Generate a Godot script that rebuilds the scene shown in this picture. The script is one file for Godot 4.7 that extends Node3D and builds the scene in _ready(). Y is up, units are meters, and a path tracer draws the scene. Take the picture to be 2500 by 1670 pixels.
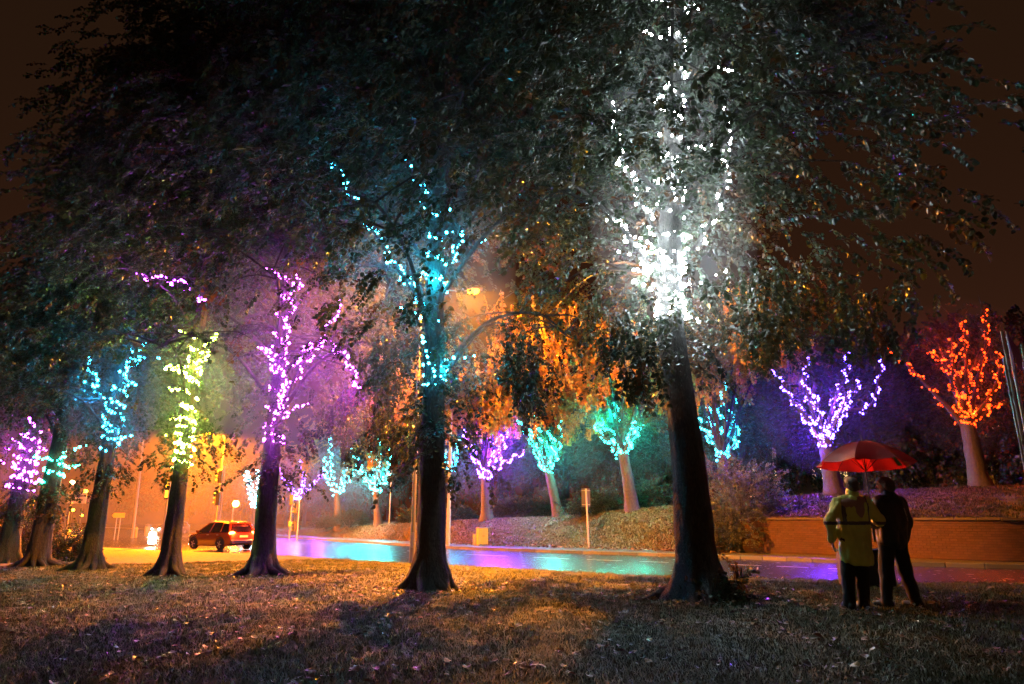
extends Node3D

# ---------------------------------------------------------------- geometry collector
class Geo:
	var v := PackedVector3Array()
	var n := PackedVector3Array()
	var c := PackedColorArray()
	var i := PackedInt32Array()

	func vert(p: Vector3, q: Vector3, col := Color.WHITE) -> int:
		v.append(p)
		n.append(q)
		c.append(col)
		return v.size() - 1

	func face(a: int, b: int, d: int) -> void:
		if (v[d] - v[a]).cross(v[b] - v[a]).dot(n[a] + n[b] + n[d]) < 0.0:
			i.append(a); i.append(d); i.append(b)
		else:
			i.append(a); i.append(b); i.append(d)

	func tri(a: Vector3, b: Vector3, d: Vector3, q: Vector3, col := Color.WHITE) -> void:
		var k := vert(a, q, col)
		vert(b, q, col)
		vert(d, q, col)
		face(k, k + 1, k + 2)

	func quad(a: Vector3, b: Vector3, d: Vector3, e: Vector3, q: Vector3, col := Color.WHITE) -> void:
		var k := vert(a, q, col)
		vert(b, q, col)
		vert(d, q, col)
		vert(e, q, col)
		face(k, k + 1, k + 2)
		face(k, k + 2, k + 3)

	# a flat quad whose normal points away from the given inner point
	func quad_from(a: Vector3, b: Vector3, d: Vector3, e: Vector3, inner: Vector3, col := Color.WHITE) -> void:
		var q := (d - a).cross(e - b).normalized()
		if q.dot((a + b + d + e) * 0.25 - inner) < 0.0:
			q = -q
		quad(a, b, d, e, q, col)

	func box(at: Vector3, size: Vector3, turn := Basis.IDENTITY, bev := 0.0, col := Color.WHITE) -> void:
		var h := size * 0.5
		var b := minf(bev, minf(h.x, minf(h.y, h.z)) * 0.9)
		for ax in 3:
			for s in [-1.0, 1.0]:
				var q := Vector3.ZERO
				q[ax] = s
				var u := (ax + 1) % 3
				var w := (ax + 2) % 3
				var p: Array[Vector3] = []
				for k in [[-1, -1], [1, -1], [1, 1], [-1, 1]]:
					var t := Vector3.ZERO
					t[ax] = s * h[ax]
					t[u] = k[0] * (h[u] - b)
					t[w] = k[1] * (h[w] - b)
					p.append(at + turn * t)
				quad(p[0], p[1], p[2], p[3], turn * q, col)
		if b > 0.0:
			for ax in 3:
				var u := (ax + 1) % 3
				var w := (ax + 2) % 3
				for su in [-1.0, 1.0]:
					for sw in [-1.0, 1.0]:
						var q := Vector3.ZERO
						q[u] = su
						q[w] = sw
						var p: Array[Vector3] = []
						for k in [[-1, 0], [1, 0], [1, 1], [-1, 1]]:
							var t := Vector3.ZERO
							t[ax] = k[0] * (h[ax] - b)
							t[u] = su * (h[u] if k[1] == 0 else h[u] - b)
							t[w] = sw * (h[w] - b if k[1] == 0 else h[w])
							p.append(at + turn * t)
						quad(p[0], p[1], p[2], p[3], (turn * q).normalized(), col)
			for sx in [-1.0, 1.0]:
				for sy in [-1.0, 1.0]:
					for sz in [-1.0, 1.0]:
						var s3 := Vector3(sx, sy, sz)
						tri(at + turn * (s3 * Vector3(h.x, h.y - b, h.z - b)), at + turn * (s3 * Vector3(h.x - b, h.y, h.z - b)), at + turn * (s3 * Vector3(h.x - b, h.y - b, h.z)), (turn * s3).normalized(), col)

	func tube(pts: Array, rads: Array, sides: int, col := Color.WHITE, capped := false) -> void:
		var m := pts.size()
		var first := v.size()
		var up := Vector3(0.13, 0.07, 1.0).normalized()
		for k in m:
			var t: Vector3 = (pts[mini(k + 1, m - 1)] - pts[maxi(k - 1, 0)]).normalized()
			var x := t.cross(up)
			if x.length() < 0.05:
				x = t.cross(Vector3(1, 0.2, 0))
			x = x.normalized()
			var y := x.cross(t).normalized()
			for s in sides:
				var a := TAU * s / sides
				var q := x * cos(a) + y * sin(a)
				vert(pts[k] + q * rads[k], q, col)
		for k in m - 1:
			for s in sides:
				var s2 := (s + 1) % sides
				var a := first + k * sides + s
				var b := first + k * sides + s2
				face(a, b, b + sides)
				face(a, b + sides, a + sides)
		if capped:
			for e in [0, m - 1]:
				var t: Vector3 = (pts[1] - pts[0]).normalized() * -1.0 if e == 0 else (pts[m - 1] - pts[m - 2]).normalized()
				var mid := vert(pts[e], t, col)
				var f := v.size()
				for s in sides:
					vert(v[first + e * sides + s], t, col)
				for s in sides:
					face(mid, f + s, f + (s + 1) % sides)

	func lathe(prof: Array, sides: int, at := Vector3.ZERO, turn := Basis.IDENTITY, col := Color.WHITE) -> void:
		var first := v.size()
		var m := prof.size()
		for k in m:
			var t: Vector2 = prof[mini(k + 1, m - 1)] - prof[maxi(k - 1, 0)]
			var nn := Vector2(t.y, -t.x).normalized()
			for s in sides:
				var a := TAU * s / sides
				vert(at + turn * Vector3(cos(a) * prof[k].x, prof[k].y, sin(a) * prof[k].x), turn * Vector3(cos(a) * nn.x, nn.y, sin(a) * nn.x), col)
		for k in m - 1:
			for s in sides:
				var a := first + k * sides + s
				var b := first + k * sides + (s + 1) % sides
				face(a, b, b + sides)
				face(a, b + sides, a + sides)

	func ball(at: Vector3, r: Vector3, seg := 8, ring := 5, col := Color.WHITE, turn := Basis.IDENTITY) -> void:
		var first := v.size()
		for k in ring + 1:
			var th := PI * k / ring
			for s in seg:
				var a := TAU * s / seg
				var d := Vector3(sin(th) * cos(a), cos(th), sin(th) * sin(a))
				vert(at + turn * (d * r), turn * (d / r).normalized(), col)
		for k in ring:
			for s in seg:
				var a := first + k * seg + s
				var b := first + k * seg + (s + 1) % seg
				if k > 0:
					face(a, b, b + seg)
				if k < ring - 1 or k == 0:
					face(a, b + seg, a + seg)
				elif k == ring - 1 and k > 0:
					face(a, b, a + seg)

	# a sheet from rows of points, shaded smooth; normals turned towards `up`
	func sheet(rows: Array, up := Vector3.UP, closed := false) -> void:
		var first := v.size()
		var m := rows.size()
		var w: int = rows[0].size()
		for r in m:
			for k in w:
				var kn: int = (k + 1) % w if closed else mini(k + 1, w - 1)
				var kp: int = (k - 1 + w) % w if closed else maxi(k - 1, 0)
				var du: Vector3 = rows[r][kn] - rows[r][kp]
				var dv: Vector3 = rows[mini(r + 1, m - 1)][k] - rows[maxi(r - 1, 0)][k]
				var q := du.cross(dv).normalized()
				if q.length() < .5 or not q.is_finite():
					q = up.normalized()
				if q.dot(up) < 0.0:
					q = -q
				vert(rows[r][k], q)
		for r in m - 1:
			for k in (w if closed else w - 1):
				var k2: int = (k + 1) % w
				var a := first + r * w + k
				var b := first + r * w + k2
				face(a, b, b + w)
				face(a, b + w, a + w)

	func mesh(mat: Material) -> ArrayMesh:
		if v.is_empty():
			return ArrayMesh.new()
		var ar := []
		ar.resize(Mesh.ARRAY_MAX)
		ar[Mesh.ARRAY_VERTEX] = v
		ar[Mesh.ARRAY_NORMAL] = n
		ar[Mesh.ARRAY_COLOR] = c
		ar[Mesh.ARRAY_INDEX] = i
		var me := ArrayMesh.new()
		me.add_surface_from_arrays(Mesh.PRIMITIVE_TRIANGLES, ar)
		me.surface_set_material(0, mat)
		return me


# ---------------------------------------------------------------- naming and tagging
var used := {}

func nm(called: String, parent: Node) -> String:
	var key := str(parent.get_instance_id()) + called
	var k: int = used.get(key, 0)
	used[key] = k + 1
	return called if k == 0 else "%s_%03d" % [called, k]

func part(called: String, me: Mesh, parent: Node3D, at := Vector3.ZERO, kind := "", label := "") -> MeshInstance3D:
	var o := MeshInstance3D.new()
	o.name = nm(called, parent)
	o.mesh = me
	o.position = at
	if kind:
		o.set_meta("kind", kind)
	if label:
		o.set_meta("label", label)
	parent.add_child(o, true)
	return o

func thing(called: String, label: String, category: String, at := Vector3.ZERO, turn := 0.0, group := "") -> Node3D:
	var o := Node3D.new()
	o.name = nm(called, self)
	add_child(o, true)
	o.position = at
	o.rotation.y = turn
	tag(o, label, category, group)
	return o

func tag(o: Node, label: String, category: String, group := "", kind := "") -> void:
	o.set_meta("label", label)
	o.set_meta("category", category)
	if group:
		o.set_meta("group", group)
	if kind:
		o.set_meta("kind", kind)

func structure(called: String, me: Mesh, label: String) -> MeshInstance3D:
	var o := part(called, me, self, Vector3.ZERO, "structure", label)
	o.set_meta("category", called.replace("_", " "))
	return o

func omni(called: String, parent: Node3D, at: Vector3, col: Color, energy: float, size: float) -> void:
	var l := OmniLight3D.new()
	l.name = nm(called, parent)
	l.position = at
	l.light_color = hue(col)
	l.light_energy = energy
	l.light_size = size
	l.omni_range = 160.0
	l.omni_attenuation = 2.0
	l.shadow_enabled = true
	parent.add_child(l, true)

# ---------------------------------------------------------------- materials (colours given as linear values)
var M := {}

func hue(c: Color) -> Color:
	return c.linear_to_srgb()

func mat(r: float, g: float, b: float, rough := 0.7, metal := 0.0) -> StandardMaterial3D:
	var m := StandardMaterial3D.new()
	m.albedo_color = hue(Color(r, g, b))
	m.roughness = rough
	m.metallic = metal
	return m

func glow(c: Color, energy: float) -> StandardMaterial3D:
	var m := StandardMaterial3D.new()
	m.albedo_color = hue(c * 0.5)
	m.emission_enabled = true
	m.emission = hue(c)
	m.emission_energy_multiplier = energy
	m.roughness = 0.4
	return m

func noise_tex(freq: float, stops: Array, cols: Array, seed_no: int, size := 512, kind := FastNoiseLite.TYPE_SIMPLEX_SMOOTH, octaves := 5, bump := -1.0) -> NoiseTexture2D:
	var f := FastNoiseLite.new()
	f.noise_type = kind
	f.frequency = freq
	f.seed = seed_no
	f.fractal_octaves = octaves
	var t := NoiseTexture2D.new()
	t.width = size
	t.height = size
	t.seamless = true
	t.noise = f
	if bump > 0.0:
		t.as_normal_map = true
		t.bump_strength = bump
	else:
		var g := Gradient.new()
		g.offsets = PackedFloat32Array(stops)
		g.colors = PackedColorArray(cols)
		t.color_ramp = g
	return t

func lin(r: float, g: float, b: float) -> Color:
	return Color(r, g, b).linear_to_srgb()

func world_mapped(m: StandardMaterial3D, s: Vector3, in_world := true) -> StandardMaterial3D:
	m.uv1_triplanar = true
	m.uv1_world_triplanar = in_world
	m.uv1_scale = s
	return m

func make_materials() -> void:
	# wet asphalt
	var a := mat(1, 1, 1, 1.0)
	a.albedo_texture = noise_tex(0.03, [0.0, 0.5, 1.0], [lin(.013, .013, .014), lin(.017, .017, .018), lin(.021, .021, .022)], 1)
	a.roughness_texture = noise_tex(0.012, [0.0, 0.45, 0.62, 1.0], [Color(.262, .262, .262), Color(.266, .266, .266), Color(.27, .27, .27), Color(.28, .28, .28)], 2)
	a.normal_enabled = false
	a.normal_texture = noise_tex(0.12, [], [], 3, 512, FastNoiseLite.TYPE_SIMPLEX_SMOOTH, 4, 3.0)
	a.normal_scale = 0.05
	M.asphalt = world_mapped(a, Vector3(.37, .37, .37))
	var p := mat(1, 1, 1, 1.0)
	p.albedo_texture = noise_tex(0.05, [0.0, 0.5, 1.0], [lin(.05, .047, .045), lin(.085, .08, .075), lin(.12, .11, .10)], 4)
	p.roughness_texture = noise_tex(0.015, [0.0, 0.5, 1.0], [Color(.22, .22, .22), Color(.36, .36, .36), Color(.55, .55, .55)], 5)
	p.normal_enabled = true
	p.normal_texture = a.normal_texture
	p.normal_scale = 0.4
	M.pavement = world_mapped(p, Vector3(.5, .5, .5))
	var k := mat(.13, .125, .12, .5)
	M.kerb = k
	M.paint = mat(.55, .55, .52, .4)
	# lawn soil and thatch under the blades
	var g := mat(1, 1, 1, .85)
	g.albedo_texture = noise_tex(0.02, [0.0, 0.35, 0.55, 0.75, 1.0], [lin(.05, .04, .014), lin(.07, .07, .02), lin(.11, .095, .028), lin(.15, .11, .04), lin(.12, .07, .03)], 6, 512, FastNoiseLite.TYPE_SIMPLEX_SMOOTH, 6)
	g.heightmap_enabled = true
	g.heightmap_scale = 4.0
	g.heightmap_texture = noise_tex(0.05, [0.0, 1.0], [Color.BLACK, Color.WHITE], 7, 512, FastNoiseLite.TYPE_SIMPLEX_SMOOTH, 6)
	M.lawn = world_mapped(g, Vector3(.33, .33, .33))
	var fg := mat(1, 1, 1, .9)
	fg.albedo_texture = g.albedo_texture
	M.far_ground = world_mapped(fg, Vector3(.07, .07, .07))
	# bark: two reliefs
	var b := mat(1, 1, 1, .75)
	b.albedo_texture = noise_tex(0.03, [0.0, 0.4, 0.7, 1.0], [lin(.014, .011, .009), lin(.032, .026, .020), lin(.055, .045, .034), lin(.07, .065, .045)], 8, 512, FastNoiseLite.TYPE_SIMPLEX_SMOOTH, 5)
	b.heightmap_enabled = true
	b.heightmap_scale = 5.0
	b.heightmap_texture = noise_tex(0.025, [0.0, 0.42, 0.5, 0.58, 1.0], [Color(.75, .75, .75), Color(.5, .5, .5), Color(.0, .0, .0), Color(.5, .5, .5), Color(1, 1, 1)], 9, 512, FastNoiseLite.TYPE_SIMPLEX_SMOOTH, 5)
	M.bark = world_mapped(b, Vector3(2.2, .45, 2.2))
	var bs := mat(1, 1, 1, .75)
	bs.albedo_texture = noise_tex(0.02, [0.0, 0.5, 1.0], [lin(.03, .024, .018), lin(.06, .046, .032), lin(.09, .07, .05)], 10)
	bs.heightmap_enabled = true
	bs.heightmap_scale = 1.5
	bs.heightmap_texture = b.heightmap_texture
	M.smooth_bark = world_mapped(bs, Vector3(1.2, .5, 1.2))
	M.twig = mat(.05, .04, .03, .8)
	# leaves: wet, thin, tinted one by one
	var l := mat(1, 1, 1, .33)
	l.vertex_color_use_as_albedo = true
	l.backlight_enabled = true
	l.backlight = Color(.9, .9, .9)
	M.leaf = l
	var fl := mat(1, 1, 1, .35)
	fl.vertex_color_use_as_albedo = true
	M.fallen = fl
	var bl := mat(1, 1, 1, .6)
	bl.vertex_color_use_as_albedo = true
	bl.backlight_enabled = true
	bl.backlight = Color(.4, .4, .4)
	M.blade = bl
	M.cable = mat(.01, .015, .01, .5)
	M.galv = mat(.32, .33, .33, .45, .6)
	M.painted_steel = mat(.18, .17, .15, .45)
	M.dark = mat(.012, .012, .013, .5)
	M.black_case = mat(.008, .008, .009, .55)
	var br := mat(1, 1, 1, .8)
	br.albedo_texture = noise_tex(0.04, [0.0, 0.5, 1.0], [lin(.06, .024, .014), lin(.105, .042, .022), lin(.14, .056, .03)], 11)
	br.vertex_color_use_as_albedo = true
	br.heightmap_enabled = true
	br.heightmap_scale = 0.5
	br.heightmap_texture = noise_tex(0.15, [0.0, 1.0], [Color.BLACK, Color.WHITE], 12)
	M.brick = world_mapped(br, Vector3(2, 2, 2))
	M.mortar = mat(.066, .03, .018, .9)
	M.coping = mat(.08, .055, .04, .7)

# ---------------------------------------------------------------- small maths
func pick(s: Array, x: float) -> float:   # piecewise linear over [x, y] pairs, x rising
	if x <= s[0][0]:
		return s[0][1]
	for k in s.size() - 1:
		if x <= s[k + 1][0]:
			return lerpf(s[k][1], s[k + 1][1], (x - s[k][0]) / (s[k + 1][0] - s[k][0]))
	return s[s.size() - 1][1]

func along(a: Array, s: float) -> Vector3:   # smooth curve through the stations
	var m := a.size()
	var k := clampi(int(floor(s)), 0, m - 2)
	var t := clampf(s - k, 0.0, 1.0)
	var p0: Vector3 = a[maxi(k - 1, 0)]
	var p1: Vector3 = a[k]
	var p2: Vector3 = a[k + 1]
	var p3: Vector3 = a[mini(k + 2, m - 1)]
	# chord-limited tangents keep uneven stations from overshooting
	var d := (p2 - p1).length()
	var m1 := (p2 - p0).normalized() * d * 0.8
	var m2 := (p3 - p1).normalized() * d * 0.8
	var t2 := t * t
	var t3 := t2 * t
	return p1 * (2 * t3 - 3 * t2 + 1) + m1 * (t3 - 2 * t2 + t) + p2 * (-2 * t3 + 3 * t2) + m2 * (t3 - t2)

func smooth_line(pts: Array, steps: int) -> Array:
	var out := []
	for k in (pts.size() - 1) * steps + 1:
		out.append(along(pts, float(k) / steps))
	return out

func line_at(pts: Array, t: float) -> Vector3:
	var f := clampf(t, 0.0, 1.0) * (pts.size() - 1)
	var k := mini(int(f), pts.size() - 2)
	return pts[k].lerp(pts[k + 1], f - k)

# ---------------------------------------------------------------- the lie of the land
var near_edge := [Vector3(42, .05, -12.5), Vector3(22, .04, -13.8), Vector3(12, .02, -14.3), Vector3(7.9, .01, -14.7), Vector3(6.2, 0, -15.6), Vector3(4.7, -.03, -16.6), Vector3(3.0, -.06, -17.8), Vector3(1.0, -.09, -19.9), Vector3(-1.8, -.12, -22.7), Vector3(-5.3, -.17, -26.4), Vector3(-10.3, -.25, -32.2), Vector3(-17.8, -.4, -40), Vector3(-28.4, -.55, -50.4), Vector3(-37.7, -.65, -60.8), Vector3(-92, -1.0, -115)]
var far_edge := [Vector3(46, .05, -15.6), Vector3(24.5, .04, -17.6), Vector3(14.2, .02, -20.3), Vector3(10.9, .01, -22.4), Vector3(9.05, 0, -24.84), Vector3(7.5, -.03, -27.2), Vector3(5.2, -.06, -29.8), Vector3(2.2, -.09, -32.8), Vector3(-3.1, -.12, -38.7), Vector3(-10.1, -.17, -50.3), Vector3(-23, -.25, -71.5), Vector3(-45, -.4, -105), Vector3(-75, -.55, -150), Vector3(-110, -.65, -200), Vector3(-200, -1.0, -310)]
var pave_back := [Vector3(46.5, .17, -18.4), Vector3(25.5, .16, -19.6), Vector3(15.0, .14, -21.5), Vector3(12.2, .13, -24.4), Vector3(10.6, .12, -26.6), Vector3(9.1, .1, -28.6), Vector3(6.7, .07, -31.2), Vector3(3.6, .04, -34.8), Vector3(-1.9, 0, -41.2), Vector3(-9.1, -.05, -53.8), Vector3(-21.8, -.13, -75), Vector3(-43, -.28, -109), Vector3(-73, -.43, -154), Vector3(-108, -.5, -205), Vector3(-198, -.85, -315)]
var crest := [Vector3(50, 3.2, -27), Vector3(28, 2.9, -27), Vector3(19.0, 2.67, -29), Vector3(14.2, 2.49, -31.2), Vector3(12.2, 2.36, -34), Vector3(10.7, 2.25, -36.2), Vector3(6.05, 1.85, -36.4), Vector3(2.7, 1.54, -42.3), Vector3(-1.6, 1.42, -44.6), Vector3(-11.2, .97, -60.4), Vector3(-25, .32, -85), Vector3(-44, .0, -114), Vector3(-73.5, -.1, -159), Vector3(-107, -.2, -212), Vector3(-196, -.5, -322)]
var lawn_line := [[-92, -.91], [-38, -.56], [-28, -.46], [-21.4, -.4], [-18, -.35], [-14, -.25], [-9.6, -.15], [-6.6, -.1], [-1.6, 0.0], [3.0, .07], [4.5, .15], [8, .17], [14, .18], [42, .22]]
var rough := FastNoiseLite.new()

func near_z(x: float) -> float:
	for k in near_edge.size() - 1:
		var a: Vector3 = near_edge[k]
		var b: Vector3 = near_edge[k + 1]
		if x <= a.x and x >= b.x:
			return lerpf(a.z, b.z, (a.x - x) / (a.x - b.x))
	return -12.5

func lawn_h(x: float, z: float) -> float:
	var h := pick(lawn_line, x) + rough.get_noise_2d(x * 6.0, z * 6.0) * 0.05 + rough.get_noise_2d(x * 30.0 + 90.0, z * 30.0) * 0.018
	return h

func wall_top(s: float) -> float:
	return 1.30 + s * 0.012

func bank_start(s: float) -> Vector3:
	var p := along(pave_back, s)
	if s < 4.999:
		var c := along(crest, s)
		var o := Vector3(c.x - p.x, 0, c.z - p.z).normalized()
		return Vector3(p.x, wall_top(s), p.z) + o * 0.26
	return p + Vector3(0, .004, 0)

func bank_point(s: float, t: float) -> Vector3:
	var q := bank_start(s)
	var c := along(crest, s)
	var p := q.lerp(c, t)
	var e := 1.0 - pow(1.0 - t, 1.6) if s >= 4.999 else t
	p.y = lerpf(q.y, c.y, e)
	var w := sin(clampf(t, 0, 1) * PI)
	p.y += w * (rough.get_noise_2d(p.x * 9.0, p.z * 9.0) * 0.16 + rough.get_noise_2d(p.x * 40.0, p.z * 40.0) * 0.04)
	return p

func build_ground() -> void:
	rough.seed = 5
	rough.frequency = 0.05
	# the far country that everything stands on
	var g := Geo.new()
	var rows := []
	for z in [700.0, 200.0, 60.0, 0.0, -60.0, -200.0, -700.0]:
		var r := []
		for x in [-800.0, -300.0, -100.0, 0.0, 100.0, 300.0, 800.0]:
			r.append(Vector3(x, -1.3, z))
		rows.append(r)
	g.sheet(rows)
	structure("ground", g.mesh(M.far_ground), "dark open ground running out to the horizon")
	# lawn
	g = Geo.new()
	rows = []
	var steps := 200
	for k in steps + 1:
		var s := 14.0 * k / steps
		var a := along(near_edge, s)
		var b := Vector3(a.x * 0.8, 0, 16.0)
		var r := []
		for j in 71:
			var t := pow(j / 70.0, 1.7)
			var p := a.lerp(b, t)
			var w := smoothstep(0.0, 1.6, (p - a).length())
			p.y = lerpf(a.y + 0.10, lawn_h(p.x, p.z), w)
			r.append(p)
		# the turf's cut edge
		r.push_front(Vector3(a.x, a.y - 0.05, a.z - 0.01))
		rows.append(r)
	g.sheet(rows)
	structure("lawn", g.mesh(M.lawn), "wide lawn of short wet grass under the row of big trees")
	# road
	g = Geo.new()
	rows = []
	for k in 201:
		var s := 14.0 * k / 200
		var a := along(near_edge, s)
		var b := along(far_edge, s)
		var r := []
		for j in 9:
			var t := j / 8.0
			var p := a.lerp(b, t)
			p.y += sin(t * PI) * 0.03
			r.append(p)
		rows.append(r)
	g.sheet(rows)
	var road := structure("road", g.mesh(M.asphalt), "wet black road curving away to the left, mirroring coloured lights")
	# broken centre line
	for k in 15:
		var s0 := 3.1 + k * 0.62
		var span := 0.40 if s0 > 5.0 else 0.42
		g = Geo.new()
		rows = []
		for j in 9:
			var s := s0 + span * j / 8.0
			var a := along(near_edge, s)
			var b := along(far_edge, s)
			var d := (b - a).normalized() * 0.06
			var p := a.lerp(b, 0.60)
			p.y += sin(0.6 * PI) * 0.03 + 0.005
			rows.append([p - d, p + d])
		g.sheet(rows)
		part("lane_marking", g.mesh(M.paint), road)
	# far pavement, with its kerb stones
	g = Geo.new()
	rows = []
	for k in 161:
		var s := 14.0 * k / 160
		var a := along(far_edge, s)
		var b := along(pave_back, s)
		var o := (b - a)
		o.y = 0
		o = o.normalized()
		var r := []
		for j in 5:
			var p := (a + o * 0.14).lerp(b + o * 0.3, j / 4.0)
			p.y = lerpf(a.y + 0.115, b.y, j / 4.0) if j < 4 else b.y
			r.append(p)
		rows.append(r)
	g.sheet(rows)
	structure("pavement", g.mesh(M.pavement), "narrow wet pavement between the far kerb and the bank")
	# kerb stones set one after another
	var kerb := Node3D.new()
	kerb.name = "kerb"
	kerb.set_meta("kind", "structure")
	kerb.set_meta("label", "line of grey kerb stones along the far side of the road")
	kerb.set_meta("category", "kerb")
	add_child(kerb)
	var rest := Geo.new()
	var s := 1.2
	var count := 0
	var tones := [mat(.11, .105, .10, .45), mat(.14, .13, .12, .5), mat(.09, .088, .085, .4)]
	var stone := Geo.new()
	stone.box(Vector3(0, 0, 0), Vector3(0.94, 0.26, 0.14), Basis.IDENTITY, 0.018)
	var stones := []
	for t in tones:
		stones.append(stone.mesh(t))
	while s < 11.5:
		var a := along(far_edge, s)
		var s2 := s
		while (along(far_edge, s2) - a).length() < 0.955 and s2 < 13.0:
			s2 += 0.002
		var b := along(far_edge, s2)
		var d := (b - a).normalized()
		var mid := (a + b) * 0.5
		var o := Vector3(-d.z, 0, d.x)
		var pb := along(pave_back, (s + s2) * 0.5)
		if o.dot(pb - mid) < 0:
			o = -o
		var bas := Basis(d, Vector3.UP, d.cross(Vector3.UP)).orthonormalized()
		var at := mid + o * 0.07 + Vector3(0, -0.008, 0)
		if count < 90:
			var st := part("kerb_stone", stones[count % 3], kerb)
			st.transform = Transform3D(bas, at)
		else:
			rest.box(at, Vector3(0.94, 0.26, 0.14), bas)
		count += 1
		s = s2
	if not rest.v.is_empty():
		part("far_kerb_stones", rest.mesh(M.kerb), kerb, Vector3.ZERO, "stuff")
	# the grass bank and the rising ground behind it
	for side in 2:
		g = Geo.new()
		rows = []
		var from := 0.0 if side == 0 else 5.0
		var to := 4.998 if side == 0 else 14.0
		var m := 60 if side == 0 else 130
		for k in m + 1:
			var q := lerpf(from, to, float(k) / m)
			var r := []
			for j in 13:
				r.append(bank_point(q, j / 12.0))
			var c := along(crest, q)
			var b := bank_start(q)
			var o := Vector3(c.x - b.x, 0, c.z - b.z).normalized()
			for d in [3.0, 10.0, 30.0, 90.0, 260.0]:
				r.append(c + o * d + Vector3(0, 0.004 * d if d < 100 else 0.3, 0))
			rows.append(r)
		g.sheet(rows)
		structure("bank", g.mesh(M.lawn if side == 1 else M.far_ground), "raised lawn behind the brick wall" if side == 0 else "grass bank rising from the pavement to the row of lit trees")

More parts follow.
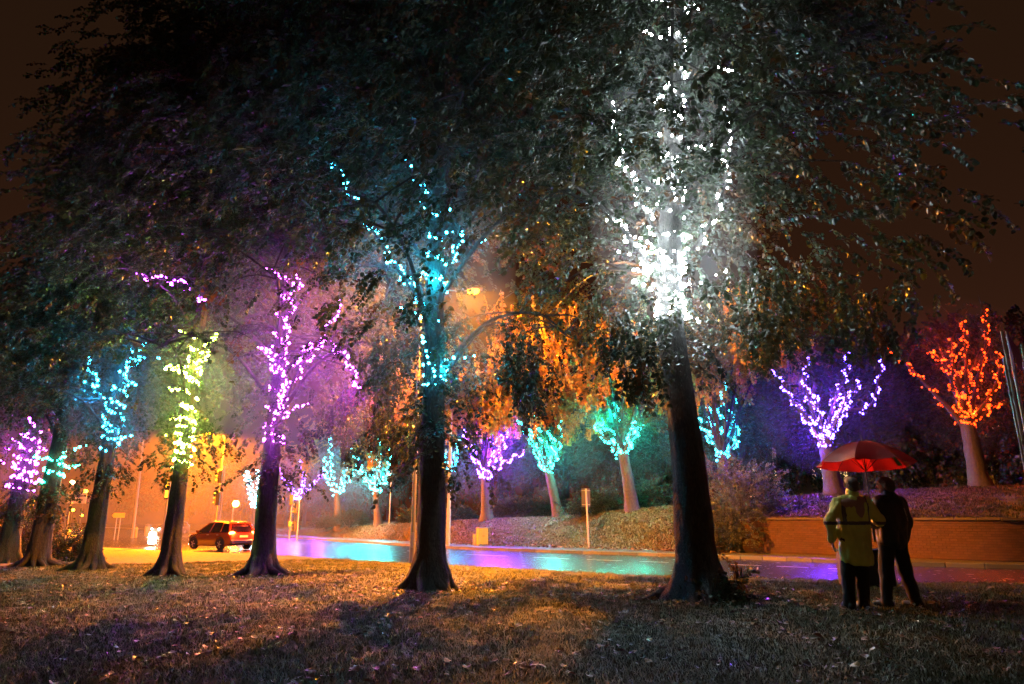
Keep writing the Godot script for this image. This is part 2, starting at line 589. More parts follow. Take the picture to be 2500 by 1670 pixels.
func build_wall() -> void:
	var w := thing("brick_wall", "low orange brick retaining wall with dark coping at the back of the pavement", "wall")
	var core := Geo.new()
	var path := []
	var s := 0.9
	while s < 5.0:
		path.append(s)
		s += 0.02
	path.append(5.0)
	var front := []
	var outs := []
	for q in path:
		var p := along(pave_back, q)
		var c := along(crest, q)
		outs.append(Vector3(c.x - p.x, 0, c.z - p.z).normalized())
		front.append(p)
	var rows := []
	for k in path.size():
		var p: Vector3 = front[k]
		var o: Vector3 = outs[k]
		var h := wall_top(path[k])
		rows.append([Vector3(p.x, p.y - 0.2, p.z) + o * 0.012, Vector3(p.x, h, p.z) + o * 0.012, Vector3(p.x, h, p.z) + o * 0.24, Vector3(p.x, p.y - 0.2, p.z) + o * 0.24])
	core.sheet(rows, -outs[outs.size() / 2], true)
	var e: Array = rows[rows.size() - 1]
	core.quad_from(e[0], e[1], e[2], e[3], (rows[rows.size() - 8][0] + rows[rows.size() - 8][2]) * 0.5)
	part("mortar", core.mesh(M.mortar), w)
	# bricks: courses along the face, from the left end towards the right of the view
	var lens := [0.0]
	for k in range(1, path.size()):
		lens.append(lens[k - 1] + (front[path.size() - 1 - k] - front[path.size() - k]).length())
	var total: float = lens[lens.size() - 1]
	var rng := RandomNumberGenerator.new()
	rng.seed = 77
	var at_len := func(L: float) -> Array:
		var k := 1
		while k < lens.size() - 1 and lens[k] < L:
			k += 1
		var f := clampf((L - lens[k - 1]) / maxf(lens[k] - lens[k - 1], 0.0001), 0, 1)
		var ia := path.size() - k
		var ib := path.size() - 1 - k
		# square to the face: across the run of the wall, pointing into the bank
		var i0 := clampi(ia + 6, 0, path.size() - 1)
		var i1 := clampi(ib - 6, 0, path.size() - 1)
		var run: Vector3 = front[i1] - front[i0]
		var into := Vector3(-run.z, 0, run.x).normalized()
		if into.dot(outs[ia]) < 0.0:
			into = -into
		return [front[ia].lerp(front[ib], f), into, lerpf(wall_top(path[ia]), wall_top(path[ib]), f)]
	var variants := []
	for k in 5:
		var bg := Geo.new()
		var tone: float = [0.86, 0.97, 1.0, 1.08, 0.72][k]
		bg.box(Vector3.ZERO, Vector3(0.213, 0.063, 0.03), Basis.IDENTITY, 0.006, Color(tone, tone * [1.0, .95, 1.05, .9, 1.0][k], tone))
		variants.append(bg.mesh(M.brick))
	var rest := Geo.new()
	var made := 0
	var courses := 15
	for row in courses:
		var L := 0.0 if row % 2 == 0 else -0.112
		while L < total - 0.2:
			var m: Array = at_len.call(maxf(L + 0.112, 0.06))
			var p: Vector3 = m[0]
			var o: Vector3 = m[1]
			var y: float = m[2] - 0.055 - 0.0765 * row
			var d := Vector3(-o.z, 0, o.x)
			var place := p + Vector3(0, 0, 0)
			place.y = y
			place += o * rng.randf_range(0.004, 0.007)
			if y > p.y - 0.03:
				var near_face := L > 7.5 and row < 13
				if near_face and made < 290:
					var b := part("brick", variants[rng.randi() % 5], w)
					b.transform = Transform3D(Basis(d, Vector3.UP, d.cross(Vector3.UP)), place)
					made += 1
				else:
					var tone := rng.randf_range(0.76, 1.08)
					rest.box(place, Vector3(0.213, 0.063, 0.03), Basis(d, Vector3.UP, d.cross(Vector3.UP)), 0.0, Color(tone, tone * rng.randf_range(.9, 1.05), tone))
			L += 0.2245
	# return face of the wall's left end
	var eo: Vector3 = outs[outs.size() - 1]
	var ed := Vector3(-eo.z, 0, eo.x)
	if ed.x > 0:
		ed = -ed
	for row in courses:
		var y := wall_top(5.0) - 0.055 - 0.0765 * row
		rest.box(Vector3(front[front.size() - 1].x, y, front[front.size() - 1].z) + eo * 0.13 + ed * 0.004, Vector3(0.2, 0.063, 0.03), Basis(eo, Vector3.UP, eo.cross(Vector3.UP)))
	part("more_bricks", rest.mesh(M.brick), w, Vector3.ZERO, "stuff")
	# coping stones
	var L2 := -0.05
	var cg := Geo.new()
	cg.box(Vector3.ZERO, Vector3(0.592, 0.085, 0.36), Basis.IDENTITY, 0.015)
	var cm := cg.mesh(M.coping)
	while L2 < minf(total - 0.6, 40.0):
		var m: Array = at_len.call(L2 + 0.3)
		var o: Vector3 = m[1]
		var d := Vector3(-o.z, 0, o.x)
		var p: Vector3 = m[0] + o * 0.11
		p.y = m[2] + 0.035 + rng.randf_range(-.004, .004)
		var st := part("coping_stone", cm, w)
		st.transform = Transform3D(Basis(d, Vector3.UP, d.cross(Vector3.UP)).rotated(Vector3.UP, rng.randf_range(-.012, .012)), p)
		L2 += 0.6

# ---------------------------------------------------------------- grass blades and fallen leaves
func scatter(called: String, label: String, category: String, me: Mesh, xf: Array, cols: Array, parent: Node3D = null) -> void:
	var mm := MultiMesh.new()
	mm.transform_format = MultiMesh.TRANSFORM_3D
	mm.use_colors = true
	mm.mesh = me
	mm.instance_count = xf.size()
	for k in xf.size():
		mm.set_instance_transform(k, xf[k])
		mm.set_instance_color(k, cols[k])
	var o := MultiMeshInstance3D.new()
	o.name = nm(called, parent if parent else self)
	o.multimesh = mm
	o.set_meta("kind", "stuff")
	if label:
		o.set_meta("label", label)
	if not parent:
		o.set_meta("category", category)
	(parent if parent else self).add_child(o, true)

func tuft_mesh(seed_no: int, blades: int, h: float, spread: float) -> Mesh:
	var rng := RandomNumberGenerator.new()
	rng.seed = seed_no
	var g := Geo.new()
	for k in blades:
		var a := rng.randf() * TAU
		var r := rng.randf() * spread
		var p := Vector3(cos(a) * r, -0.01, sin(a) * r)
		var b := rng.randf() * TAU
		var side := Vector3(cos(b), 0, sin(b)) * 0.0035
		var lean := Vector3(cos(b + 1.5), 0, sin(b + 1.5)) * rng.randf_range(0.1, 0.9) * h
		var top := p + Vector3(0, h * rng.randf_range(0.5, 1.0), 0) + lean
		var mid := p.lerp(top, 0.55) + Vector3(0, h * 0.15, 0)
		var q := side.cross(top - p).normalized()
		if q.y < 0:
			q = -q
		q = (q + Vector3.UP).normalized()
		var col := Color.WHITE * rng.randf_range(.7, 1.2)
		g.quad(p - side, p + side, mid + side * .8, mid - side * .8, q, col)
		g.tri(mid - side * .8, mid + side * .8, top, q, col)
	return g.mesh(M.blade)

func fallen_leaf_mesh() -> Mesh:
	var g := Geo.new()
	var ring := [Vector3(0, 0, .05), Vector3(.035, .004, .03), Vector3(.045, .014, -.005), Vector3(.028, .012, -.035), Vector3(0, .0, -.05), Vector3(-.03, .016, -.034), Vector3(-.044, .02, -.004), Vector3(-.034, .006, .03)]
	for k in 8:
		g.tri(Vector3(0, .003, 0), ring[k], ring[(k + 1) % 8], (ring[k] - Vector3(0, .003, 0)).cross(ring[(k + 1) % 8]).normalized() * (1.0 if (ring[k] - Vector3(0, .003, 0)).cross(ring[(k + 1) % 8]).y > 0 else -1.0))
	return g.mesh(M.fallen)

func build_grass() -> void:
	var rng := RandomNumberGenerator.new()
	rng.seed = 21
	var meshes := [tuft_mesh(1, 13, .038, .075), tuft_mesh(2, 11, .055, .08)]
	var xf := [[], []]
	var cols := [[], []]
	for k in 95000:
		var d := 5.6 + 22.0 * pow(rng.randf(), 1.7)
		var x := rng.randf_range(-.82, .82) * d
		var z := -d
		if z < near_z(x) + 0.06:
			continue
		var e := smoothstep(0.0, 1.6, (z - near_z(x)) * 0.72)
		var h := lerpf(pick_edge(x) + .10, lawn_h(x, z), e)
		var b := Basis(Vector3.UP, rng.randf() * TAU).scaled(Vector3.ONE * rng.randf_range(.7, 1.35) * (1.0 + d * 0.012))
		var w := 0 if rng.randf() < .75 else 1
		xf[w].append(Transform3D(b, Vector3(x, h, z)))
		var n := rough.get_noise_2d(x * 12, z * 12) * .5 + .5
		var t := clampf(n + rng.randf_range(-.3, .3), 0, 1)
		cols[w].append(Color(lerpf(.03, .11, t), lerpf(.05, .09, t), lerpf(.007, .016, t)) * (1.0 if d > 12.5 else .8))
	# far bank
	for k in 38000:
		var s := 1.0 + 10.0 * rng.randf()
		var t := rng.randf() * 1.0
		var p := bank_point(s, t)
		var b := Basis(Vector3.UP, rng.randf() * TAU).scaled(Vector3.ONE * rng.randf_range(1.4, 2.6))
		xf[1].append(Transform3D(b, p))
		var u := clampf(rough.get_noise_2d(p.x * 8, p.z * 8) * .5 + .5 + rng.randf_range(-.3, .3), 0, 1)
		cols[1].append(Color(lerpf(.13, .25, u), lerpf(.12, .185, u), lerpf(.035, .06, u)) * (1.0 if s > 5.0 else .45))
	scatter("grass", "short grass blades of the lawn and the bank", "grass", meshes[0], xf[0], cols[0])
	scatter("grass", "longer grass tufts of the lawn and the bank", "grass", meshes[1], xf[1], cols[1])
	# leaves
	var lx := []
	var lc := []
	var pal := [Color(.26, .11, .03), Color(.20, .075, .03), Color(.32, .2, .05), Color(.14, .07, .035), Color(.10, .06, .04), Color(.24, .13, .04), Color(.09, .10, .035)]
	for k in 4600:
		var d := 5.6 + 15.0 * pow(rng.randf(), 1.3)
		var x := rng.randf_range(-.82, .82) * d
		var z := -d
		if z < near_z(x) + 0.1:
			continue
		if rough.get_noise_2d(x * 14 + 50, z * 14) * 1.6 + .22 < rng.randf() * .9:
			continue
		var h := lawn_h(x, z) + rng.randf_range(.02, .05)
		var b := Basis.from_euler(Vector3(rng.randf_range(-.5, .5), rng.randf() * TAU, rng.randf_range(-.5, .5))).scaled(Vector3.ONE * rng.randf_range(.45, .95))
		lx.append(Transform3D(b, Vector3(x, h, z)))
		lc.append(pal[rng.randi() % 7] * rng.randf_range(.4, .85))
	for c in [[3.06, -12.06, 170, .8], [-1.63, -14.62, 130, .75], [-6.63, -19.43, 90, .7], [4.9, -10.0, 40, .3]]:
		for k in int(c[2]):
			var a := rng.randf() * TAU
			var q: float = c[3] + absf(rng.randfn()) * .55
			var x: float = c[0] + cos(a) * q
			var z: float = c[1] + sin(a) * q
			var b := Basis.from_euler(Vector3(rng.randf_range(-.6, .6), rng.randf() * TAU, rng.randf_range(-.6, .6))).scaled(Vector3.ONE * rng.randf_range(.5, 1.0))
			lx.append(Transform3D(b, Vector3(x, lawn_h(x, z) + rng.randf_range(.02, .07), z)))
			lc.append(pal[rng.randi() % 7] * rng.randf_range(.5, 1.0))
	for k in 5200:
		var s := 3.5 + 6.0 * rng.randf()
		var t := pow(rng.randf(), 1.6) if rng.randf() < .8 else -rng.randf() * .25
		var p := bank_point(s, maxf(t, 0.0)) if t >= 0 else along(pave_back, s).lerp(along(far_edge, s), -t) + Vector3(0, 0.02, 0)
		if t < 0 and s < 5:
			continue
		p.y += .04
		var b := Basis.from_euler(Vector3(rng.randf_range(-.6, .6), rng.randf() * TAU, rng.randf_range(-.6, .6))).scaled(Vector3.ONE * rng.randf_range(.9, 1.7))
		lx.append(Transform3D(b, p))
		lc.append(pal[rng.randi() % 7] * rng.randf_range(.7, 1.2))
	scatter("fallen_leaves", "brown and orange fallen leaves strewn over the grass", "leaves", fallen_leaf_mesh(), lx, lc)

func pick_edge(x: float) -> float:
	for k in near_edge.size() - 1:
		var a: Vector3 = near_edge[k]
		var b: Vector3 = near_edge[k + 1]
		if x <= a.x and x >= b.x:
			return lerpf(a.y, b.y, (a.x - x) / (a.x - b.x))
	return 0.05

# ---------------------------------------------------------------- trees
var sprays := []        # leafy twigs shared by all crowns
var small_sprays := []

func leaf_into(g: Geo, at: Vector3, dir: Vector3, up: Vector3, ln: float, wd: float, col: Color) -> void:
	var x := dir.cross(up).normalized()
	var y := x.cross(dir).normalized()
	if y.y < 0:
		y = -y
	var tip := at + dir * ln - y * ln * .12
	var mid := at + dir * ln * .42
	for s in [-1.0, 1.0]:
		var a: Vector3 = at + dir * ln * .08 + x * s * wd * .32 + y * wd * .10
		var b: Vector3 = at + dir * ln * .38 + x * s * wd * .52 + y * wd * .16
		var c: Vector3 = at + dir * ln * .72 + x * s * wd * .34 + y * wd * .08
		var q := (b - at).cross(tip - at).normalized()
		if q.dot(y) < 0:
			q = -q
		var k := g.vert(at, q, col)
		g.vert(a, q, col)
		g.vert(b, q, col)
		g.vert(c, q, col)
		g.vert(tip, (q + y).normalized(), col)
		g.vert(mid, (q + y).normalized(), col)
		g.face(k, k + 1, k + 2)
		g.face(k, k + 2, k + 5)
		g.face(k + 5, k + 2, k + 3)
		g.face(k + 5, k + 3, k + 4)

func spray_mesh(seed_no: int, leaves: int, ln: float, leaf: float) -> Mesh:
	var rng := RandomNumberGenerator.new()
	rng.seed = seed_no
	var g := Geo.new()
	var pts := []
	for k in 5:
		var t := k / 4.0
		pts.append(Vector3(sin(t * 2.0 + seed_no) * .04, -t * t * ln * .28, t * ln))
	g.tube(pts, [.006, .005, .004, .003, .002], 3, Color(.5, .4, .3))
	for k in leaves:
		var t := (k + 1.0) / leaves
		var p := line_at(pts, t)
		var side := 1.0 if k % 2 == 0 else -1.0
		var d := Vector3(side * rng.randf_range(.4, 1.0), rng.randf_range(-.95, .45), rng.randf_range(-.1, .9)).normalized()
		var up := Vector3(rng.randf_range(-.6, .6), 1.0, rng.randf_range(-.6, .6)).normalized()
		var s := rng.randf_range(.7, 1.2)
		var tone := rng.randf_range(.7, 1.25)
		leaf_into(g, p + d * .02, d, up, leaf * s, leaf * s * .85, Color(tone, tone * rng.randf_range(.9, 1.05), tone))
	return g.mesh(M.leaf)

func make_sprays() -> void:
	for k in 4:
		sprays.append(spray_mesh(100 + k, 17, .48, .088))
		small_sprays.append(spray_mesh(200 + k, 13, .34, .06))

var pale := 0.0
var rust := false

func leaf_tint(rng: RandomNumberGenerator, autumn: float) -> Color:
	var u := rng.randf()
	if pale > 0.0:
		if rust:
			return (Color(.50, .25, .05) if u < .6 else Color(.44, .32, .07)) * rng.randf_range(.6, 1.2)
		return Color(.16, .165, .14) * rng.randf_range(.6, 1.2) * pale
	if u < autumn * .5:
		return Color(.10, .05, .016) * rng.randf_range(.7, 1.2)
	if u < autumn:
		return Color(.08, .07, .02) * rng.randf_range(.7, 1.2)
	return Color(.036, .055, .026) * rng.randf_range(.6, 1.3)

# leaf sprays at given spots, each pointing along its own direction, as one or more crown meshes of a tree
func leaves_at(called: String, spots: Array, dirs: Array, rng: RandomNumberGenerator, parent: Node3D, scale_from: float, scale_to: float, autumn: float, set_: Array) -> void:
	var xf := [[], [], [], []]
	var cols := [[], [], [], []]
	for k in spots.size():
		var w := rng.randi() % 4
		var z: Vector3 = dirs[k]
		z = (z + Vector3(rng.randf_range(-.7, .7), rng.randf_range(-.5, .4), rng.randf_range(-.7, .7))).normalized()
		var x := Vector3.UP.cross(z)
		if x.length() < .1:
			x = Vector3.RIGHT
		x = x.normalized()
		var b := Basis(x, z.cross(x), z).rotated(z, rng.randf_range(-.6, .6)).scaled(Vector3.ONE * rng.randf_range(scale_from, scale_to))
		xf[w].append(Transform3D(b, spots[k]))
		cols[w].append(leaf_tint(rng, autumn))
	for w in 4:
		if xf[w].size():
			scatter(called, "", "", set_[w], xf[w], cols[w], parent)

func flared_trunk(g: Geo, path: Array, r0: float, taper: float, flare: float, seed_no: int, sides := 28) -> void:
	var f := FastNoiseLite.new()
	f.seed = seed_no
	f.frequency = .9
	var rows := []
	var pts := smooth_line(path, 14)
	var up := 0.0
	for k in pts.size():
		var p: Vector3 = pts[k]
		if k > 0:
			up += (p - pts[k - 1]).length()
		var r := r0 * lerpf(1.0, taper, clampf(up / 11.0, 0, 1))
		var row := []
		for s in sides:
			var a := TAU * s / sides
			var lobes := .55 + .45 * cos(a * 5.0 + seed_no) * cos(a * 2.0 + seed_no * 2.3)
			var fl := flare * exp(-maxf(up - .25, 0.0) / (.13 + .24 * lobes)) * (0.25 + 1.2 * lobes * lobes) + .16 * exp(-up / 1.5)
			var w := 1.0 + f.get_noise_3d(cos(a) * 1.3, p.y * .45, sin(a) * 1.3) * .16 + sin(a * 9.0 + f.get_noise_1d(p.y) * 3.0 + seed_no) * .045 + f.get_noise_3d(cos(a) * 4.0 + 9.0, p.y * 1.2, sin(a) * 4.0) * .06
			row.append(p + Vector3(cos(a), 0, sin(a)) * r * (w + fl))
		rows.append(row)
	var first := g.v.size()
	g.sheet(rows, Vector3.UP, true)
	# normals outward from the axis
	for k in rows.size():
		for s in sides:
			var id := first + k * sides + s
			if g.n[id].dot(rows[k][s] - pts[k]) < 0:
				g.n[id] = -g.n[id]
	var fixed := g.i
	for t in range(0, fixed.size(), 3):
		var a := fixed[t]
		if a < first:
			continue
		var b := fixed[t + 1]
		var d := fixed[t + 2]
		if (g.v[d] - g.v[a]).cross(g.v[b] - g.v[a]).dot(g.n[a] + g.n[b] + g.n[d]) < 0:
			fixed[t + 1] = d
			fixed[t + 2] = b
	g.i = fixed

# the twigs round the street lamp are kept cut, and one gap in the leaves shows it
func near_lamp(p: Vector3) -> bool:
	var lamp := Vector3(-1.4, 9.2, -23.6)
	if p.distance_to(lamp) < .9:
		return true
	var d := (Vector3(0, 1.3, 0) - lamp).normalized()
	var t := (p - lamp).dot(d)
	return t > 0 and (p - lamp - d * t).length() < .4

# a tall lime tree of the row. o: at, path, r, flare, R (crown radius), top, low (skirt height by side), seed, thin
func lime_tree(label: String, o: Dictionary) -> Node3D:
	var rng := RandomNumberGenerator.new()
	rng.seed = o.seed
	var t := thing("lime_tree", label, "tree", o.at, 0.0, "tall lime trees in the row on the lawn")
	var g := Geo.new()
	flared_trunk(g, o.path, o.r, .45, o.flare * .72, o.seed)
	for k in 9:   # roots running out over the ground
		var a := TAU * k / 9.0 + rng.randf_range(-.25, .25)
		var w := Vector3(cos(a), 0, sin(a))
		var q := Vector3(-w.z, 0, w.x) * rng.randf_range(-.2, .2)
		var reach: float = o.r * rng.randf_range(2.2, 3.4)
		g.tube(smooth_line([w * o.r * .75 + Vector3(0, .55, 0), w * o.r * 1.25 + Vector3(0, .2, 0), w * reach * .75 + q + Vector3(0, .05, 0), w * reach + q * 1.8 + Vector3(0, -.06, 0)], 3), [.10, .11, .12, .11, .10, .085, .07, .06, .05, .03], 8)
	var trunk := part("trunk", g.mesh(M.bark), t)
	var spots := []
	var dirs := []
	var top: float = o.top
	var R: float = o.R
	var cam := Vector3(0, 1.3, 0) - (o.at as Vector3)
	var cam_dir := Vector3(cam.x, 0, cam.z).normalized()
	var side_dir := Vector3(-cam_dir.z, 0, cam_dir.x)   # sideways
	# limbs: those with lights first, then the rest
	var limbs: Array = o.get("limbs", []).duplicate()
	var n := 11
	for k in n:
		var h := lerpf(6.2, top * .75, (k + .5) / n)
		var a: float = k * 2.4 + o.seed
		var p := line_at(o.path, clampf(h / (o.path[o.path.size() - 1] as Vector3).y, 0, 1))
		var d := Vector3(cos(a), 0, sin(a))
		var reach: float = R * lerpf(.8, .45, k / float(n)) * rng.randf_range(.8, 1.1)
		limbs.append([p, p + d * reach * .35 + Vector3(0, reach * .42, 0), p + d * reach * .75 + Vector3(0, reach * .55, 0), p + d * reach + Vector3(0, reach * .42, 0)])
	var side_limbs := []
	for k in limbs.size():
		var l: Array = smooth_line(limbs[k], 4)
		var ln: float = (l[l.size() - 1] - l[0]).length()
		var r0 := .02 + .008 * ln
		var rr := []
		for j in l.size():
			rr.append(lerpf(r0, .018, j / float(l.size() - 1)))
		g = Geo.new()
		g.tube(l, rr, 7)
		# side branches with drooping ends
		for j in 6:
			var q := line_at(l, rng.randf_range(.3, .98))
			var a := rng.randf() * TAU
			var b := Vector3(cos(a), rng.randf_range(-.15, .5), sin(a)) * rng.randf_range(.9, 2.0)
			var bl := [q, q + b * .5 + Vector3(0, .12, 0), q + b, q + b * 1.25 - Vector3(0, .35, 0)]
			g.tube(smooth_line(bl, 2), [.028, .024, .02, .016, .012, .009, .006], 4)
			side_limbs.append(bl)
		part("limb", g.mesh(M.bark), t)
	# sprays through the crown, in clumps
	var noise := FastNoiseLite.new()
	noise.seed = o.seed
	noise.frequency = .42
	var want: int = o.get("count", 5600)
	var guard := 0
	while spots.size() < want and guard < want * 14:
		guard += 1
		var a := rng.randf() * TAU
		var d := Vector3(cos(a), 0, sin(a))
		var toward := d.dot(cam_dir)
		var sideways := d.dot(side_dir)
		var y := lerpf(2.6, top, pow(rng.randf(), .85))
		var u := y / top
		var rmax := R * pow(clampf(1.0 - pow(u, 1.5), 0.0, 1.0), o.get("round", .42)) * (1.0 + .22 * sin(a * 3.0 + o.seed) + .12 * sin(a * 7.0 + o.seed * 2.0 + y)) * 1.18
		rmax *= lerpf(o.get("back", .8), 1.0, smoothstep(-.6, .3, toward)) * lerpf(1.0, o.get("right", 1.0), smoothstep(.2, .9, d.x))
		var r := rmax * pow(rng.randf(), .42)
		# the skirt hangs lower away from the camera and at the ends of the boughs
		var skirt: float = lerpf(o.low_back, o.low_front, smoothstep(-.5, .5, toward)) - .5 * sin(a * 5.0 + o.seed)
		skirt += maxf(0.0, 1.6 - r) * .9
		if y < skirt:
			continue
		var p := line_at(o.path, clampf(y / (o.path[o.path.size() - 1] as Vector3).y, 0, 1))
		p = Vector3(p.x, 0, p.z) + d * r + Vector3(0, y, 0)
		var c := noise.get_noise_3dv(p + (o.at as Vector3))
		if c < -.12 + .1 * rng.randf():
			continue
		# thin foliage on the camera side of the trunk lights
		if o.thin > 0.0 and toward > 0 and absf(sideways * r) < o.thin and y < o.thin_top and rng.randf() < o.get("thin_share", .86):
			continue
		if toward < -.1 and y < 8.6 and rng.randf() < .7:
			continue
		if near_lamp(p + (o.at as Vector3)):
			continue
		spots.append(p)
		dirs.append((d * .8 + Vector3(0, -.35, 0)).normalized())
	# leaves along the side branches
	for bl in side_limbs:
		for j in 5:
			var q := line_at(bl, rng.randf_range(.4, 1.0))
			if o.thin > 0 and absf((q - Vector3(0, 0, 0)).dot(side_dir)) < o.thin * .7 and q.dot(cam_dir) > .4 and q.y < o.thin_top and rng.randf() < .75:
				continue
			if near_lamp(q + (o.at as Vector3)):
				continue
			spots.append(q)
			dirs.append((bl[3] - bl[0]).normalized())
	# tufts that grow straight out of the trunk
	for k in int(o.get("tufts", 60)):
		var h := rng.randf_range(o.tuft_from, o.tuft_to)
		var a := rng.randf() * TAU
		var d := Vector3(cos(a), 0, sin(a))
		spots.append(line_at(o.path, h / (o.path[o.path.size() - 1] as Vector3).y) + d * (o.r * .7 + pow(rng.randf(), 1.5) * o.get("tuft_out", .12)))
		dirs.append((d + Vector3(0, -.5, 0)).normalized())
	# long strands that hang below the skirt
	for s in o.get("strands", []):
		var p: Vector3 = s[0]
		var ln: float = s[1]
		var wide: float = s[2]
		for k in int(s[3]):
			var u := rng.randf()
			var w := wide * (1.0 - .75 * u) + .12
			spots.append(p + Vector3(rng.randfn() * w * .5, -u * ln, rng.randfn() * w * .5))
			dirs.append(Vector3(rng.randf_range(-.4, .4), -1, rng.randf_range(-.4, .4)).normalized())
	leaves_at("crown", spots, dirs, rng, t, .75, 1.25, o.get("autumn", .25), sprays)
	# boughs already turned to autumn colour, reaching out towards the street lamp
	spots = []
	dirs = []
	for s in o.get("rust", []):
		var e: Vector3 = s[0]
		g = Geo.new()
		var from := line_at(o.path, .45)
		g.tube(smooth_line([from, from.lerp(e, .5) + Vector3(0, .7, 0), e], 4), [.034, .032, .03, .027, .024, .02, .016, .012, .008], 6)
		part("bough", g.mesh(M.bark), t)
		for k in int(s[3]):
			var u := rng.randf()
			var w: float = s[2] * (1.0 - .7 * u) + .1
			spots.append(e + Vector3(rng.randfn() * w * .55 + .3 * sin(u * 3.0), -u * (s[1] as float), rng.randfn() * w * .55))
			dirs.append(Vector3(rng.randf_range(-.6, .6), -.9, rng.randf_range(-.6, .6)).normalized())
	if spots.size():
		pale = 1.0
		rust = true
		leaves_at("autumn_boughs", spots, dirs, rng, t, .7, 1.15, .8, sprays)
		pale = 0.0
		rust = false
	return t

# ---------------------------------------------------------------- strings of lights
var bulb_meshes := {}

func bulb_mesh(key: String, c: Color, energy: float, r: float) -> Mesh:
	var id := "%s%.3f" % [key, r]
	if not bulb_meshes.has(id):
		var g := Geo.new()
		g.ball(Vector3.ZERO, Vector3.ONE * r, 7, 5)
		bulb_meshes[id] = g.mesh(glow(c, energy))
	return bulb_meshes[id]

# lines: [points, radius of the limb there, number of bulbs, turns]. Bulbs sit on a spiral round the limb; every `lamp_every`-th holds a lamp.
func light_string(label: String, at: Vector3, lines: Array, key: String, core: Color, energy: float, r: float, lamps: int, lamp_energy: float, seed_no: int, group: String, c: Color) -> void:
	var rng := RandomNumberGenerator.new()
	rng.seed = seed_no
	var t := thing("light_string", label, "string lights", at, 0.0, group)
	var spots := []
	var small := []
	var cable := Geo.new()
	# short lit side branches off the trunk, so that the lights spread into the leaves
	lines = lines.duplicate()
	for l in lines.duplicate():
		if l[1] < .2 or not group.contains("big"):
			continue
		for k in int(l[2] / 7):
			var q := line_at(l[0], (k + rng.randf()) / int(l[2] / 7))
			var a := rng.randf() * TAU
			var b := Vector3(cos(a), rng.randf_range(-.1, .7), sin(a)) * rng.randf_range(.5, 1.5)
			lines.append([[q, q + b * .5 + Vector3(0, .08, 0), q + b], .03, rng.randi_range(3, 6), 1.0])
	for l in lines:
		var pts: Array = smooth_line(l[0], 4) if (l[0] as Array).size() > 2 else l[0]
		var count: int = l[2]
		var rad: float = l[1]
		var turns: float = l[3]
		var a0 := rng.randf() * TAU
		var wire := []
		for k in count:
			var u := (k + .5 + rng.randf_range(-.35, .35)) / count
			var p := line_at(pts, u)
			var dir := (line_at(pts, minf(u + .05, 1)) - line_at(pts, maxf(u - .05, 0))).normalized()
			var x := dir.cross(Vector3(.3, .2, 1)).normalized()
			var y := x.cross(dir)
			var a := a0 + u * turns * TAU + rng.randf_range(-.5, .5)
			var q := p + (x * cos(a) + y * sin(a)) * (rad * (1.0 - .5 * u) + r * 1.05)
			wire.append(q - (x * cos(a) + y * sin(a)) * r)
			spots.append(q + Vector3(rng.randf_range(-.04, .04), rng.randf_range(-.05, .02), rng.randf_range(-.04, .04)))
		for k in int(count * 1.7):
			var u := rng.randf()
			var p := line_at(pts, u)
			var dir := (line_at(pts, minf(u + .05, 1)) - line_at(pts, maxf(u - .05, 0))).normalized()
			var x := dir.cross(Vector3(.3, .2, 1)).normalized()
			var y := x.cross(dir)
			var a := a0 + u * turns * TAU + rng.randf_range(-.9, .9)
			small.append(p + (x * cos(a) + y * sin(a)) * (rad * (1.0 - .5 * u) + r * .5))
		if wire.size() > 1:
			var rr := []
			rr.resize(wire.size())
			rr.fill(.006)
			cable.tube(wire, rr, 3)
	part("cable", cable.mesh(M.cable), t)
	var sizes := [bulb_mesh(key, core, energy, r), bulb_mesh(key, core, energy, r * .72), bulb_mesh(key, core, energy, r * .86), bulb_mesh(key, core, energy * 1.3, r * 1.12)]
	# the smaller bulbs between them, too fine to tell apart
	var fine := Geo.new()
	for q in small:
		fine.ball(q, Vector3.ONE * r * .62, 5, 3)
	part("small_bulbs", fine.mesh(glow(core, energy)), t, Vector3.ZERO, "stuff")
	var step := maxi(1, spots.size() / maxi(1, lamps))
	for k in spots.size():
		part("bulb", sizes[rng.randi() % 4], t, spots[k])
		if k % step == step / 2:
			omni("bulb_light", t, spots[k], c, lamp_energy, r)

